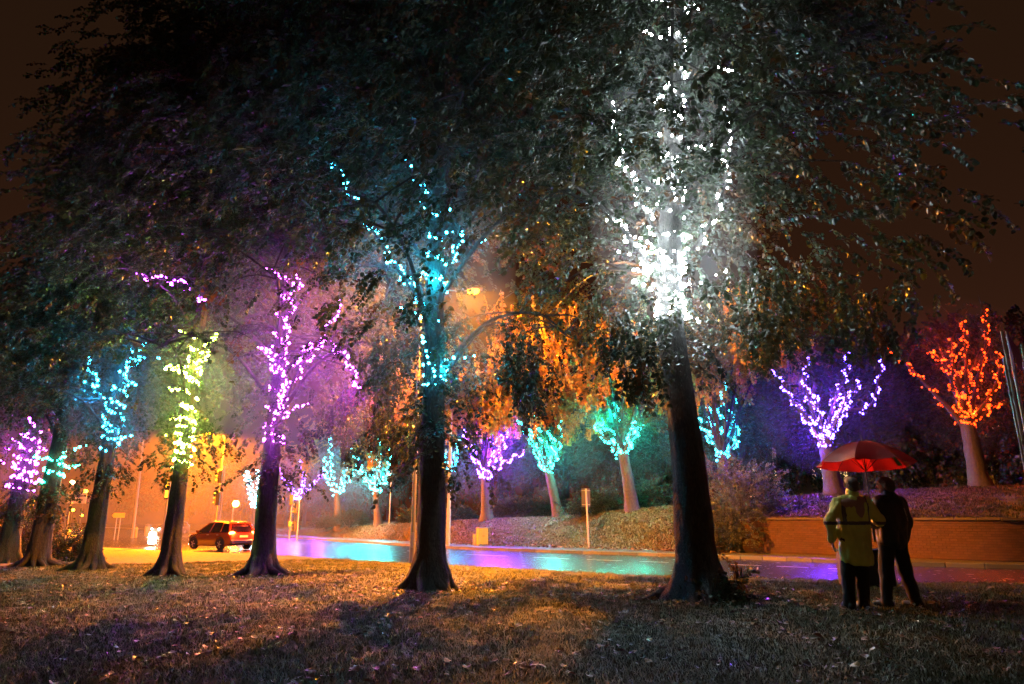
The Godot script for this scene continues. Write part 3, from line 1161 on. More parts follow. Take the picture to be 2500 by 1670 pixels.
# a pollarded tree on the bank whose bare limbs carry lights
func bank_tree(label: String, base: Vector3, limbs: Array, r: float, seed_no: int, crown := 0.0, upper := 0) -> void:
	var rng := RandomNumberGenerator.new()
	rng.seed = seed_no
	var t := thing("bank_tree", label, "tree", base, 0.0, "lit trees on the far bank")
	var fork := Vector3.ZERO
	for l in limbs:
		fork += l[0]
	fork /= limbs.size()
	var g := Geo.new()
	flared_trunk(g, [Vector3(0, -.25, 0), fork * .45 + Vector3(0, .05, 0), fork + Vector3(0, .15, 0)], r, .2, .42, seed_no, 16)
	part("trunk", g.mesh(M.smooth_bark), t)
	var spots := []
	var dirs := []
	for l in limbs:
		g = Geo.new()
		var full: Array = [fork - Vector3(0, .25, 0)] + (l as Array)
		var pts := smooth_line(full, 4)
		var end: Vector3 = pts[pts.size() - 1]
		var d: Vector3 = (end - pts[pts.size() - 4]).normalized()
		var rr := []
		for j in pts.size():
			rr.append(lerpf(r * .42, .025, pow(j / float(pts.size() - 1), .7)))
		g.tube(pts, rr, 7)
		for k in 6:
			var q := line_at(pts, rng.randf_range(.45, 1.0))
			var b := (d + Vector3(rng.randf_range(-.9, .9), rng.randf_range(-.2, .9), rng.randf_range(-.9, .9))).normalized() * rng.randf_range(.8, 2.1)
			var tw := [q, q + b * .5 + Vector3(0, .05, 0), q + b]
			g.tube(tw, [.022, .014, .005], 4)
			if crown > 0:
				for j in int(10 * crown):
					spots.append(line_at(tw, rng.randf_range(.3, 1.0)) + Vector3(rng.randfn(), rng.randfn(), rng.randfn()) * .3)
					dirs.append(b.normalized())
		part("limb", g.mesh(M.smooth_bark), t)
	if crown > 0:
		leaves_at("crown", spots, dirs, rng, t, .7, 1.2, .35, sprays)
	# the leafy crown above the lit limbs: boughs ending in drooping clumps
	spots = []
	dirs = []
	for k in upper:
		var a := rng.randf() * TAU
		var e := fork + Vector3(cos(a) * rng.randf_range(1.0, 3.6), rng.randf_range(3.6, 6.0) + (rng.randf() * 3.0 if k % 3 == 0 else 0.0), sin(a) * rng.randf_range(.5, 2.4) + 2.0)
		g = Geo.new()
		g.tube(smooth_line([fork, fork.lerp(e, .5) + Vector3(0, .8, 0), e], 4), [.09, .08, .07, .06, .05, .04, .03, .02, .015], 6)
		part("bough", g.mesh(M.bark), t)
		for j in 70:
			spots.append(e + Vector3(rng.randfn() * .7, rng.randfn() * .5, rng.randfn() * .7))
			dirs.append(Vector3(cos(a), -.3, sin(a)))
		for j in 34:
			var u := rng.randf()
			spots.append(e + Vector3(cos(a) * .5 * u + rng.randfn() * .25, -u * 1.7, sin(a) * .5 * u + rng.randfn() * .25))
			dirs.append(Vector3(rng.randf_range(-.4, .4), -1, rng.randf_range(-.4, .4)))
	if upper:
		pale = 1.0
		rust = true
		leaves_at("upper_crown", spots, dirs, rng, t, 1.0, 1.7, .8, sprays)
		pale = 0.0
		rust = false

# dark leafy trees standing in the mass behind
func back_tree(at: Vector3, h: float, R: float, seed_no: int, called: String, label: String, group: String, count := 900, autumn := .15, low := .22) -> void:
	var rng := RandomNumberGenerator.new()
	rng.seed = seed_no
	var t := thing(called, label, "tree", at, 0.0, group)
	var g := Geo.new()
	g.tube([Vector3(0, -.6, 0), Vector3(0, h * .4, 0), Vector3(.2, h * .85, 0)], [.03 * h, .02 * h, .004 * h], 8)
	part("trunk", g.mesh(M.bark), t)
	g = Geo.new()
	for k in 7:
		var a := k * 2.4 + seed_no
		var p := Vector3(0, h * (.28 + .07 * k), 0)
		g.tube([p, p + Vector3(cos(a) * R * .4, R * .25, sin(a) * R * .4), p + Vector3(cos(a) * R * .8, R * .3, sin(a) * R * .8)], [.012 * h, .008 * h, .003 * h], 5)
	part("limbs", g.mesh(M.bark), t, Vector3.ZERO, "stuff")
	var noise := FastNoiseLite.new()
	noise.seed = seed_no
	noise.frequency = .25
	var spots := []
	var dirs := []
	var guard := 0
	while spots.size() < count and guard < count * 8:
		guard += 1
		var d := Vector3(rng.randfn(), rng.randfn(), rng.randfn()).normalized()
		var p := d * pow(rng.randf(), .35) * (1.0 + .2 * sin(d.x * 5 + seed_no) * cos(d.y * 4))
		p = Vector3(p.x * R, h * (low + 1.0) * .5 + p.y * h * (1.0 - low) * .5, p.z * R)
		if noise.get_noise_3dv(p + at) < -.15:
			continue
		spots.append(p)
		dirs.append(d)
	leaves_at("crown", spots, dirs, rng, t, 1.6, 2.6, autumn, sprays)

func shrub(at: Vector3, size: Vector3, label: String, seed_no: int, clipped: bool, count: int, group := "shrubs along the top of the bank", tint := .1) -> void:
	var rng := RandomNumberGenerator.new()
	rng.seed = seed_no
	var t := thing("shrub", label, "shrub", at, 0.0, group)
	var g := Geo.new()
	for k in 9:
		var a := k * 2.4
		g.tube([Vector3(cos(a) * .05, -.1, sin(a) * .05), Vector3(cos(a) * size.x * .22, size.y * .45, sin(a) * size.z * .22), Vector3(cos(a) * size.x * .38, size.y * .8, sin(a) * size.z * .38)], [.03, .02, .008], 5)
	part("stems", g.mesh(M.twig), t, Vector3.ZERO, "stuff")
	var spots := []
	var dirs := []
	for k in count:
		var d := Vector3(rng.randfn(), absf(rng.randfn()) * .9, rng.randfn()).normalized()
		var f := pow(rng.randf(), .2 if clipped else .5)
		f *= 1.0 if clipped else 1.0 + .35 * sin(d.x * 6 + seed_no) * cos(d.z * 5 + seed_no)
		spots.append(Vector3(d.x * size.x * .5 * f, d.y * size.y * f * .92 + .02, d.z * size.z * .5 * f))
		dirs.append(d)
	leaves_at("foliage", spots, dirs, rng, t, .6 if clipped else .8, 1.0 if clipped else 1.5, tint, small_sprays)

# ---------------------------------------------------------------- street furniture
const SODIUM := Color(1.0, .30, .010)

func street_lamp(label: String, at: Vector3, h: float, arm: Vector3, energy: float, col: Color, lens_energy: float, r := .07, group := "sodium street lamps", lens := .16) -> void:
	var t := thing("street_lamp", label, "street lamp", at, 0.0, group)
	var g := Geo.new()
	g.tube([Vector3(0, -.2, 0), Vector3(0, 1.2, 0), Vector3(0, 1.25, 0), Vector3(0, h - .5, 0)], [r * 1.35, r * 1.3, r, r * .7], 12)
	part("column", g.mesh(M.painted_steel), t)
	g = Geo.new()
	g.box(Vector3(0, .75, r * 1.36), Vector3(r * 1.2, .5, .012))
	part("access_door", g.mesh(M.galv), t)
	g = Geo.new()
	var tip := Vector3(arm.x, h + .12, arm.z)
	g.tube(smooth_line([Vector3(0, h - .55, 0), Vector3(arm.x * .12, h - .1, arm.z * .12), Vector3(arm.x * .5, h + .1, arm.z * .5), tip], 4), [.04, .04, .038, .036, .036, .035, .035, .034, .034, .033, .033, .032, .032], 8)
	part("arm", g.mesh(M.painted_steel), t)
	var d := Vector3(arm.x, 0, arm.z).normalized()
	g = Geo.new()
	var bas := Basis(d.cross(Vector3.UP), Vector3.UP, -d)
	g.box(tip + d * .2 + Vector3(0, .05, 0), Vector3(.36, .12, .72), bas, .04)
	part("lantern", g.mesh(M.painted_steel), t)
	g = Geo.new()
	g.ball(Vector3.ZERO, Vector3(lens * .7, lens * .62, lens * 1.1), 12, 8, Color.WHITE, bas)
	var at_lens := tip + d * .22 + Vector3(0, -.06, 0)
	part("lamp_lens", g.mesh(glow(col, lens_energy)), t, at_lens)
	# the lantern throws its light downward, in a very wide beam
	var l := SpotLight3D.new()
	l.name = "lamp_light"
	l.position = at_lens
	l.rotation_degrees = Vector3(-90, 0, 0)
	l.light_color = hue(col)
	l.light_energy = energy
	l.light_size = lens * .8
	l.spot_angle = 87.0
	l.spot_angle_attenuation = .15
	l.spot_range = 160.0
	l.spot_attenuation = 2.0
	l.shadow_enabled = true
	t.add_child(l, true)

func far_lamp(label: String, at: Vector3, h: float, energy: float, col: Color, lens_energy: float, size: float) -> void:
	var t := thing("street_lamp", label, "street lamp", at, 0.0, "sodium street lamps")
	var g := Geo.new()
	g.tube([Vector3(0, -.5, 0), Vector3(0, h - .3, 0), Vector3(.25, h, .2)], [.1, .07, .05], 8)
	part("column", g.mesh(M.painted_steel), t)
	g = Geo.new()
	g.box(Vector3(.4, h + .16, .32), Vector3(.7, .1, .3), Basis.IDENTITY, .03)
	part("lantern", g.mesh(M.painted_steel), t)
	g = Geo.new()
	g.ball(Vector3.ZERO, Vector3.ONE * size, 10, 7)
	part("lamp_lens", g.mesh(glow(col, lens_energy)), t, Vector3(.4, h - size * .6, .32))
	omni("lamp_light", t, Vector3(.4, h - size * .6, .32), col, energy, size)

func build_street() -> void:
	# the lamp among the leaves, on the near side of the road
	street_lamp("tall street lamp whose orange light shines through the leaves beside the cyan lit tree", Vector3(-3.25, -.04, -23.75), 9.2, Vector3(1.65, 0, .15), 1300.0, SODIUM, 30.0, .07, "sodium street lamps", .2)
	var first := get_node("street_lamp") as Node3D
	var g := Geo.new()
	g.box(Vector3(-.05, 3.55, .11), Vector3(.27, .58, .02), Basis.IDENTITY, .008)
	var notice := part("notice_plate", g.mesh(mat(.75, .5, .03, .4)), first)
	g = Geo.new()
	g.ball(Vector3(-.04, 3.7, .123), Vector3(.055, .06, .004), 10, 6)
	g.box(Vector3(-.06, 3.55, .123), Vector3(.06, .2, .006))
	g.box(Vector3(.0, 3.6, .123), Vector3(.03, .14, .006), Basis(Vector3.BACK, .6))
	part("symbol", g.mesh(M.dark), notice)
	# the lamp on the island at the junction
	street_lamp("street lamp with a wide yellow halo above the dark car at the junction", Vector3(-20.6, -.36, -50.3), 7.7, Vector3(-.9, 0, .25), 5000.0, Color(1.0, .20, .002), 40.0, .08, "sodium street lamps", .21)
	far_lamp("dazzling low white-orange lamp just above the roof of the car", Vector3(-36.9, -.3, -95), 4.1, 700.0, Color(1.0, .28, .03), 160.0, .42)
	far_lamp("orange lamp hanging between the two leftmost leaning trunks and the teal lit tree", Vector3(-77.9, -.7, -130), 7.5, 900.0, SODIUM, 60.0, .32)
	far_lamp("whitish lamp at the upper left of the gap, near the teal lights", Vector3(-68.2, -.6, -110), 7.9, 60.0, Color(1.0, .5, .2), 40.0, .33)
	far_lamp("small yellow lamp far down the road, left of the white sign pole", Vector3(-120, -.9, -196), 5.4, 900.0, SODIUM, 60.0, .36)
	far_lamp("small yellow lamp far down the road, lowest of the distant ones", Vector3(-133, -.9, -222), 4.2, 900.0, SODIUM, 60.0, .38)
	far_lamp("small yellow lamp far down the road, right of the other distant ones", Vector3(-128, -.9, -219), 6.0, 900.0, SODIUM, 60.0, .38)
	far_lamp("orange lamp glimpsed behind the red lit tree beside the bright window", Vector3(37.6, 1.8, -55), 6.1, 60.0, SODIUM, 40.0, .2)
	# plain pale column on the far pavement
	var t := thing("lamp_column", "slim pale column standing on the far pavement right of the cyan lit trunk", "column", Vector3(-3.55, .0, -40.4))
	g = Geo.new()
	g.tube([Vector3(0, -.2, 0), Vector3(0, 2.0, 0), Vector3(0, 2.05, 0), Vector3(0, 8.2, 0)], [.115, .115, .095, .07], 12)
	part("column", g.mesh(mat(.42, .38, .30, .5)), t)
	g = Geo.new()
	g.tube([Vector3(0, 7.9, 0), Vector3(-.5, 8.4, .3), Vector3(-1.6, 8.5, 1.0)], [.05, .045, .04], 8)
	part("arm", g.mesh(M.painted_steel), t)
	g = Geo.new()
	for y in [2.6, 4.3]:
		g.tube([Vector3(0, y, 0), Vector3(0, y + .05, 0)], [.11, .11], 12)
	part("strap", g.mesh(M.galv), t, Vector3.ZERO)
	g = Geo.new()
	g.box(Vector3(-.62, 5.0, .0), Vector3(1.0, .2, .03), Basis(Vector3.BACK, .5), .005)
	part("banner_arm", g.mesh(mat(.2, .35, .55, .4)), t)
	# utility cabinet and the stub beside it
	t = thing("utility_cabinet", "squat yellow-lit utility cabinet on the far pavement", "cabinet", Vector3(-1.66, .0, -40.2), .45)
	t.scale = Vector3(.9, .86, .9)
	g = Geo.new()
	g.box(Vector3(0, .55, 0), Vector3(.62, 1.06, .42), Basis.IDENTITY, .012)
	part("body", g.mesh(mat(.46, .31, .05, .5)), t)
	g = Geo.new()
	g.box(Vector3(0, 1.1, 0), Vector3(.68, .05, .48), Basis.IDENTITY, .012)
	part("lid", g.mesh(mat(.3, .28, .22, .45)), t)
	for s in [-1.0, 1.0]:
		g = Geo.new()
		g.box(Vector3(s * .15, .56, .214), Vector3(.285, .94, .012), Basis.IDENTITY, .004)
		var d := part("door", g.mesh(mat(.48, .33, .05, .5)), t)
		g = Geo.new()
		g.box(Vector3(s * .04, .6, .224), Vector3(.018, .09, .014), Basis.IDENTITY, .004)
		part("handle", g.mesh(M.dark), d)
	g = Geo.new()
	g.box(Vector3(0, .02, 0), Vector3(.7, .1, .5), Basis.IDENTITY, .01)
	part("plinth", g.mesh(M.kerb), t)
	t = thing("marker_post", "short stubby marker post left of the utility cabinet", "post", Vector3(-2.12, .0, -40.6))
	g = Geo.new()
	g.box(Vector3(0, .3, 0), Vector3(.16, .64, .12), Basis.IDENTITY, .02)
	part("post", g.mesh(mat(.4, .34, .2, .6)), t)
	g = Geo.new()
	g.box(Vector3(0, .5, .063), Vector3(.11, .13, .008), Basis.IDENTITY, .002)
	part("plate", g.mesh(mat(.6, .5, .1, .5)), t)
	# sign seen from behind
	t = thing("road_sign", "tall narrow road sign seen from behind on a pale leaning post", "sign", Vector3(3.62, .07, -34.3))
	g = Geo.new()
	g.tube([Vector3(0, -.2, 0), Vector3(-.03, 1.4, 0), Vector3(-.06, 2.75, 0)], [.045, .045, .045], 10, Color.WHITE, true)
	part("post", g.mesh(mat(.5, .45, .38, .4)), t)
	g = Geo.new()
	g.box(Vector3(-.07, 2.33, -.06), Vector3(.42, .86, .012), Basis.IDENTITY, .003)
	var panel := part("panel", g.mesh(mat(.10, .10, .14, .35, .3)), t)
	for y in [2.0, 2.66]:
		g = Geo.new()
		g.box(Vector3(-.07, y, -.046), Vector3(.40, .035, .018))
		part("rail", g.mesh(M.galv), panel)
	# pole with a box near the violet reflections
	t = thing("signal_pole", "thin dark pole with a small yellow box, left of the cyan lit trees", "pole", Vector3(-18.9, -.05, -61.5))
	g = Geo.new()
	g.tube([Vector3(0, -.3, 0), Vector3(0, 3.6, 0)], [.06, .05], 8, Color.WHITE, true)
	part("pole", g.mesh(M.painted_steel), t)
	g = Geo.new()
	g.box(Vector3(0, 1.15, .1), Vector3(.2, .42, .16), Basis.IDENTITY, .02)
	part("push_button_box", g.mesh(mat(.6, .4, .05, .5)), t)
	g = Geo.new()
	g.box(Vector3(0, 3.1, .12), Vector3(.3, .85, .2), Basis.IDENTITY, .03)
	part("signal_head", g.mesh(M.dark), t)
	t = thing("thin_pole", "thin bare pole on the bank between the cyan lit trees and the big trunk", "pole", Vector3(-9.9, .9, -58.2))
	g = Geo.new()
	g.tube([Vector3(0, -.3, 0), Vector3(0, 5.6, 0)], [.05, .04], 8, Color.WHITE, true)
	part("pole", g.mesh(M.galv), t)
	g = Geo.new()
	g.ball(Vector3(0, 5.62, 0), Vector3(.06, .04, .06), 8, 5)
	part("cap", g.mesh(M.galv), t)
	# traffic signals seen from the side by the car
	for q in [[Vector3(-19.9, -.3, -49.0), 5.3, "tall traffic signal pole with stacked heads, rising behind the car"], [Vector3(-18.4, -.3, -62.0), 3.4, "traffic signal post half hidden by the purple lit trunk, topped by a white lamp"]]:
		t = thing("traffic_signal", q[2], "traffic light", q[0], 0.0, "traffic signals at the junction")
		g = Geo.new()
		g.tube([Vector3(0, -.2, 0), Vector3(0, q[1], 0)], [.07, .055], 10, Color.WHITE, true)
		part("pole", g.mesh(mat(.3, .24, .2, .5)), t)
		for k in 2:
			g = Geo.new()
			g.box(Vector3(-.24, q[1] - .7 - k * 1.5, 0), Vector3(.26, .9, .24), Basis.IDENTITY, .03)
			var head := part("signal_head", g.mesh(M.dark), t)
			for j in 3:
				g = Geo.new()
				g.tube([Vector3(-.37, q[1] - .42 - k * 1.5 - j * .28, 0), Vector3(-.52, q[1] - .44 - k * 1.5 - j * .28, 0)], [.1, .095], 10)
				part("hood", g.mesh(mat(.45, .35, .1, .5)), head)
		if q[1] < 4:
			g = Geo.new()
			g.ball(Vector3.ZERO, Vector3(.24, .09, .12), 10, 6)
			part("signal_lamp", g.mesh(glow(Color(1, .95, .85), 14.0)), t, Vector3(-.15, q[1] + .1, .0))
			omni("signal_light", t, Vector3(-.15, q[1] + .1, .0), Color(1, .95, .85), 3.0, .09)
	# amber lit strip beside the yellow-green tree
	t = thing("traffic_signal", "amber glowing signal head just left of the yellow-green lit trunk", "traffic light", Vector3(-22.9, -.4, -47.5), 0.0, "traffic signals at the junction")
	g = Geo.new()
	g.tube([Vector3(0, -.2, 0), Vector3(0, 4.4, 0)], [.06, .055], 10, Color.WHITE, true)
	part("pole", g.mesh(M.painted_steel), t)
	g = Geo.new()
	g.box(Vector3(0, 3.75, .1), Vector3(.3, 1.3, .12), Basis.IDENTITY, .02)
	part("signal_head", g.mesh(M.dark), t)
	g = Geo.new()
	g.box(Vector3.ZERO, Vector3(.2, .46, .02), Basis.IDENTITY, .005)
	for k in 2:
		part("signal_lamp", g.mesh(glow(Color(1, .42, .02), 4.0)), t, Vector3(0, 3.45 + k * .56, .175))
	# lit keep-left bollard on the island
	t = thing("traffic_bollard", "white glowing traffic bollard on the wet road between two leaning trunks", "bollard", Vector3(-25.9, -.38, -52.2))
	g = Geo.new()
	g.box(Vector3(0, .5, 0), Vector3(.5, .84, .3), Basis.IDENTITY, .07)
	part("lamp_shell", g.mesh(glow(Color(1, .93, .8), 5.0)), t)
	omni("bollard_light", t, Vector3(0, .6, .35), Color(1, .8, .5), 10.0, .12)
	g = Geo.new()
	g.box(Vector3(0, .04, 0), Vector3(.62, .12, .42), Basis.IDENTITY, .03)
	part("base", g.mesh(M.dark), t)
	g = Geo.new()
	g.box(Vector3(0, .94, 0), Vector3(.36, .05, .22), Basis.IDENTITY, .02)
	part("cap", g.mesh(mat(.6, .6, .58, .5)), t)
	# white direction sign on the verge, two lines of lettering too blurred to read
	t = thing("direction_sign", "white direction sign with two lines of dark lettering by the left verge", "sign", Vector3(-28.0, -.52, -45.4))
	g = Geo.new()
	g.tube([Vector3(0, -.3, 0), Vector3(.02, 3.7, 0)], [.05, .045], 8, Color.WHITE, true)
	part("pole", g.mesh(M.painted_steel), t)
	g = Geo.new()
	g.box(Vector3(.42, 3.25, .06), Vector3(1.2, .68, .02), Basis.IDENTITY, .004)
	panel = part("panel", g.mesh(mat(.72, .70, .66, .4)), t)
	var rng := RandomNumberGenerator.new()
	rng.seed = 4
	for row in 2:
		g = Geo.new()
		var x := -.08
		while x < (.92 if row == 0 else .72):
			var w := rng.randf_range(.05, .085)
			g.box(Vector3(x + w * .5, 3.38 - row * .26 + rng.randf_range(-.006, .006), .072), Vector3(w, rng.randf_range(.09, .13), .005))
			x += w + .022
		part("lettering", g.mesh(M.dark), panel)
	# yellow finger sign on two legs
	t = thing("direction_sign", "small yellow pointed sign on two legs across the junction", "sign", Vector3(-41.0, -.35, -75))
	for s in [-.16, .22]:
		g = Geo.new()
		g.tube([Vector3(s, -.3, 0), Vector3(s, 2.0, 0)], [.05, .05], 8)
		part("leg", g.mesh(M.galv), t)
	g = Geo.new()
	g.box(Vector3(.1, 2.25, .06), Vector3(1.15, .5, .03), Basis.IDENTITY, .01)
	g.tri(Vector3(-.47, 2.5, .075), Vector3(-.47, 2.0, .075), Vector3(-.68, 2.25, .075), Vector3.BACK)
	g.tri(Vector3(-.47, 2.5, .045), Vector3(-.47, 2.0, .045), Vector3(-.68, 2.25, .045), Vector3.FORWARD)
	part("panel", g.mesh(mat(.7, .5, .05, .4)), t)
	for q in [[Vector3(-39.2, -.35, -75.5), 1.0, "low yellow post right of the pointed sign"], [Vector3(-43.4, -.35, -76.0), 1.0, "low yellow post left of the pointed sign"]]:
		t = thing("marker_post", q[2], "post", q[0], 0.0, "low posts across the junction")
		g = Geo.new()
		g.box(Vector3(0, .5, 0), Vector3(.22, 1.1, .16), Basis.IDENTITY, .03)
		part("post", g.mesh(mat(.5, .38, .1, .5)), t)
		g = Geo.new()
		g.box(Vector3(0, .9, .083), Vector3(.18, .15, .008))
		part("reflector", g.mesh(mat(.6, .5, .3, .2)), t)
	t = thing("lamp_column", "leaning pale column rising out of sight between the teal and yellow-green trees", "column", Vector3(-41.9, -.3, -80))
	g = Geo.new()
	g.tube([Vector3(0, -.2, 0), Vector3(-.1, 7.0, 0), Vector3(-.2, 10.5, 0)], [.16, .12, .09], 10)
	part("column", g.mesh(mat(.4, .33, .25, .5)), t)
	g = Geo.new()
	g.box(Vector3(0, .5, .17), Vector3(.16, .6, .02))
	part("access_door", g.mesh(M.galv), t)
	t = thing("litter_bin", "small pale bin right of the leaning column across the junction", "bin", Vector3(-40.6, -.3, -80.5))
	g = Geo.new()
	g.lathe([Vector2(.0, 0), Vector2(.26, 0), Vector2(.3, 1.0), Vector2(.27, 1.02)], 12)
	part("body", g.mesh(mat(.45, .38, .2, .5)), t)
	g = Geo.new()
	g.lathe([Vector2(.32, 1.1), Vector2(.30, 1.25), Vector2(.0, 1.34)], 12)
	part("hood", g.mesh(M.painted_steel), t)
	# bundle of bright tubes at the right edge
	t = thing("tube_cluster", "cluster of shiny upright metal tubes at the right edge of the lawn", "tube sculpture", Vector3(5.95, .12, -8.0))
	for q in [[Vector3(-.15, 3.36, .02), .015], [Vector3(-.21, 3.04, .06), .014], [Vector3(-.03, 3.38, -.06), .017], [Vector3(.04, 3.2, .05), .016], [Vector3(-.10, 2.0, .12), .012], [Vector3(.10, 3.0, -.05), .016]]:
		g = Geo.new()
		var p: Vector3 = q[0]
		var foot := Vector3(p.x * .9 + .02, -.1, p.z)
		g.tube([foot, p], [q[1], q[1]], 12, Color.WHITE, true)
		var m := mat(.62, .58, .52, .33, .1)
		var tube := part("tube", g.mesh(m), t)
		for y in [.35, .62, .86]:
			g = Geo.new()
			var c := foot.lerp(p, y)
			g.tube([c - Vector3(0, .02, 0), c + Vector3(0, .02, 0)], [q[1] + .004, q[1] + .004], 12)
			part("collar", g.mesh(M.galv), tube)
	for q in [[Vector3(-.02, 2.9, .03), -.06], [Vector3(.07, 2.45, .03), -.05]]:
		g = Geo.new()
		var rows := []
		for k in 9:
			var u := k / 8.0
			var p: Vector3 = q[0] + Vector3(q[1] * u + .012 * sin(u * 5), .5 * u, .01 * sin(u * 6))
			var w := .035 * sin(clampf(u * 1.1 + .12, 0, 1) * PI) + .006
			rows.append([p - Vector3(w, 0, 0), p + Vector3(w, 0, .006)])
		g.sheet(rows, Vector3.BACK)
		part("violet_strip", g.mesh(mat(.5, .2, .62, .4)), t)

# ---------------------------------------------------------------- the car
func build_car(label: String, at: Vector3, turn: float, paint: StandardMaterial3D) -> Node3D:
	# length along x (front at -x), seen rear three-quarter
	var t := thing("car", label, "car", at, turn)
	var half := .91
	# sections along the length: x, sill y, belt y, half width
	var lower := [[-2.15, .42, .62, .60], [-2.10, .32, .74, .74], [-1.9, .26, .86, .84], [-1.5, .24, .95, .89], [-.9, .23, 1.0, .905], [0, .23, 1.03, .91], [1.0, .23, 1.05, .91], [1.7, .25, 1.06, .89], [2.05, .32, 1.05, .84], [2.16, .42, .98, .76]]
	var g := Geo.new()
	var rows := []
	for s in lower:
		var r := []
		var y0: float = s[1]
		var y1: float = s[2]
		var w: float = s[3]
		for q in [[0, -1.0], [.06, -.98], [.30, -1.0], [.62, -1.02], [.88, -.985], [1.0, -.93], [1.03, 0], [1.0, .93], [.88, .985], [.62, 1.02], [.30, 1.0], [.06, .98], [0, 1.0], [0, 0]]:
			r.append(Vector3(s[0], lerpf(y0, y1, q[0]), w * q[1]))
		rows.append(r)
	g.sheet(rows, Vector3.UP, true)
	for k in g.v.size():
		var c := Vector3(g.v[k].x * .9, .65, 0)
		if g.n[k].dot(g.v[k] - c) < 0:
			g.n[k] = -g.n[k]
	for e in [0, rows.size() - 1]:
		var r: Array = rows[e]
		var q := Vector3(-1 if e == 0 else 1, 0, 0)
		var mid := Vector3(r[0].x + q.x * .02, .65, 0)
		for k in 14:
			g.tri(mid, r[k], r[(k + 1) % 14], q)
	for k in range(0, g.i.size(), 3):
		var a := g.i[k]
		var b := g.i[k + 1]
		var d := g.i[k + 2]
		if (g.v[d] - g.v[a]).cross(g.v[b] - g.v[a]).dot(g.n[a] + g.n[b] + g.n[d]) < 0:
			g.i[k + 1] = d
			g.i[k + 2] = b
	part("body", g.mesh(paint), t)
	# cabin frame: roof and pillars
	g = Geo.new()
	var belt := [Vector3(-1.15, 1.0, .84), Vector3(1.98, 1.04, .80)]
	var roof := [Vector3(-.25, 1.56, .62), Vector3(.3, 1.62, .64), Vector3(1.2, 1.61, .63), Vector3(1.72, 1.53, .60)]
	var rr := []
	for p in roof:
		rr.append([Vector3(p.x, p.y - .03, p.z + .03), Vector3(p.x, p.y, p.z * .94), Vector3(p.x, p.y + .025, 0), Vector3(p.x, p.y, -p.z * .94), Vector3(p.x, p.y - .03, -p.z - .03)])
	g.sheet(rr)
	part("roof", g.mesh(paint), t)
	g = Geo.new()
	for s in [-1.0, 1.0]:
		for q in [[Vector3(-1.15, .99, .84), Vector3(-.25, 1.55, .64), .045], [Vector3(.2, 1.02, .88), Vector3(.32, 1.6, .655), .05], [Vector3(1.98, 1.03, .80), Vector3(1.72, 1.52, .62), .075], [Vector3(1.25, 1.04, .87), Vector3(1.2, 1.6, .65), .045]]:
			var a: Vector3 = q[0] * Vector3(1, 1, s)
			var b: Vector3 = q[1] * Vector3(1, 1, s)
			g.tube([a, b], [q[2], q[2]], 6)
		g.tube([Vector3(-.25, 1.55, .65 * s), Vector3(.3, 1.61, .67 * s), Vector3(1.2, 1.6, .66 * s), Vector3(1.72, 1.52, .63 * s)], [.03, .03, .03, .03], 6)
	part("cabin_frame", g.mesh(paint), t)
	var glass := mat(.01, .01, .012, .08)
	glass.metallic_specular = .6
	for s in [-1.0, 1.0]:
		for q in [[Vector3(-1.1, 1.0, .855), Vector3(.17, 1.03, .885), Vector3(.29, 1.57, .675), Vector3(-.22, 1.53, .665)], [Vector3(.24, 1.03, .885), Vector3(1.22, 1.05, .878), Vector3(1.18, 1.57, .672), Vector3(.35, 1.58, .675)], [Vector3(1.29, 1.05, .875), Vector3(1.9, 1.05, .82), Vector3(1.68, 1.5, .65), Vector3(1.24, 1.57, .668)]]:
			g = Geo.new()
			var p := []
			for w in q:
				p.append(w * Vector3(1, 1, s))
			g.quad_from(p[0], p[1], p[2], p[3], Vector3(.4, 1.2, 0))
			part("side_window", g.mesh(glass), t)
	g = Geo.new()
	g.quad_from(Vector3(2.03, 1.08, -.72), Vector3(2.03, 1.08, .72), Vector3(1.78, 1.50, .55), Vector3(1.78, 1.50, -.55), Vector3(0, 1.2, 0))
	part("rear_window", g.mesh(glass), t)
	g = Geo.new()
	g.quad_from(Vector3(-1.18, 1.0, -.8), Vector3(-1.18, 1.0, .8), Vector3(-.27, 1.55, .6), Vector3(-.27, 1.55, -.6), Vector3(.4, 1.2, 0))
	part("windscreen", g.mesh(glass), t)
	# tailgate spoiler, bumper, plate
	g = Geo.new()
	g.box(Vector3(1.84, 1.55, 0), Vector3(.22, .04, 1.16), Basis.IDENTITY, .015)
	part("spoiler", g.mesh(paint), t)
	g = Geo.new()
	g.box(Vector3(2.14, .50, 0), Vector3(.16, .24, 1.58), Basis.IDENTITY, .05)
	part("rear_bumper", g.mesh(mat(.02, .02, .022, .6)), t)
	g = Geo.new()
	g.box(Vector3(2.225, .56, 0), Vector3(.01, .012, 1.1), Basis.IDENTITY, .004)
	part("bumper_trim", g.mesh(M.galv), t)
	g = Geo.new()
	g.box(Vector3(2.19, .80, 0), Vector3(.012, .12, .52), Basis.IDENTITY, .003)
	part("number_plate", g.mesh(glow(Color(.9, .55, .08), 1.2)), t)
	for s in [-1.0, 1.0]:
		g = Geo.new()
		g.ball(Vector3.ZERO, Vector3(.10, .10, .19), 10, 7)
		var rl := part("tail_light", g.mesh(glow(Color(1.0, .12, .02), 60.0)), t, Vector3(2.08, .99, s * .69))
		omni("tail_lamp", t, Vector3(2.24, .99, s * .71), Color(1.0, .07, .015), 16.0, .07)
		g = Geo.new()
		g.box(Vector3(2.2, .42, s * .6), Vector3(.02, .05, .14), Basis.IDENTITY, .01)
		part("rear_reflector", g.mesh(mat(.5, .03, .02, .2)), t)
		g = Geo.new()
		g.box(Vector3(-.85, 1.06, s * .99), Vector3(.12, .13, .2), Basis.IDENTITY, .035)
		part("door_mirror", g.mesh(paint), t)
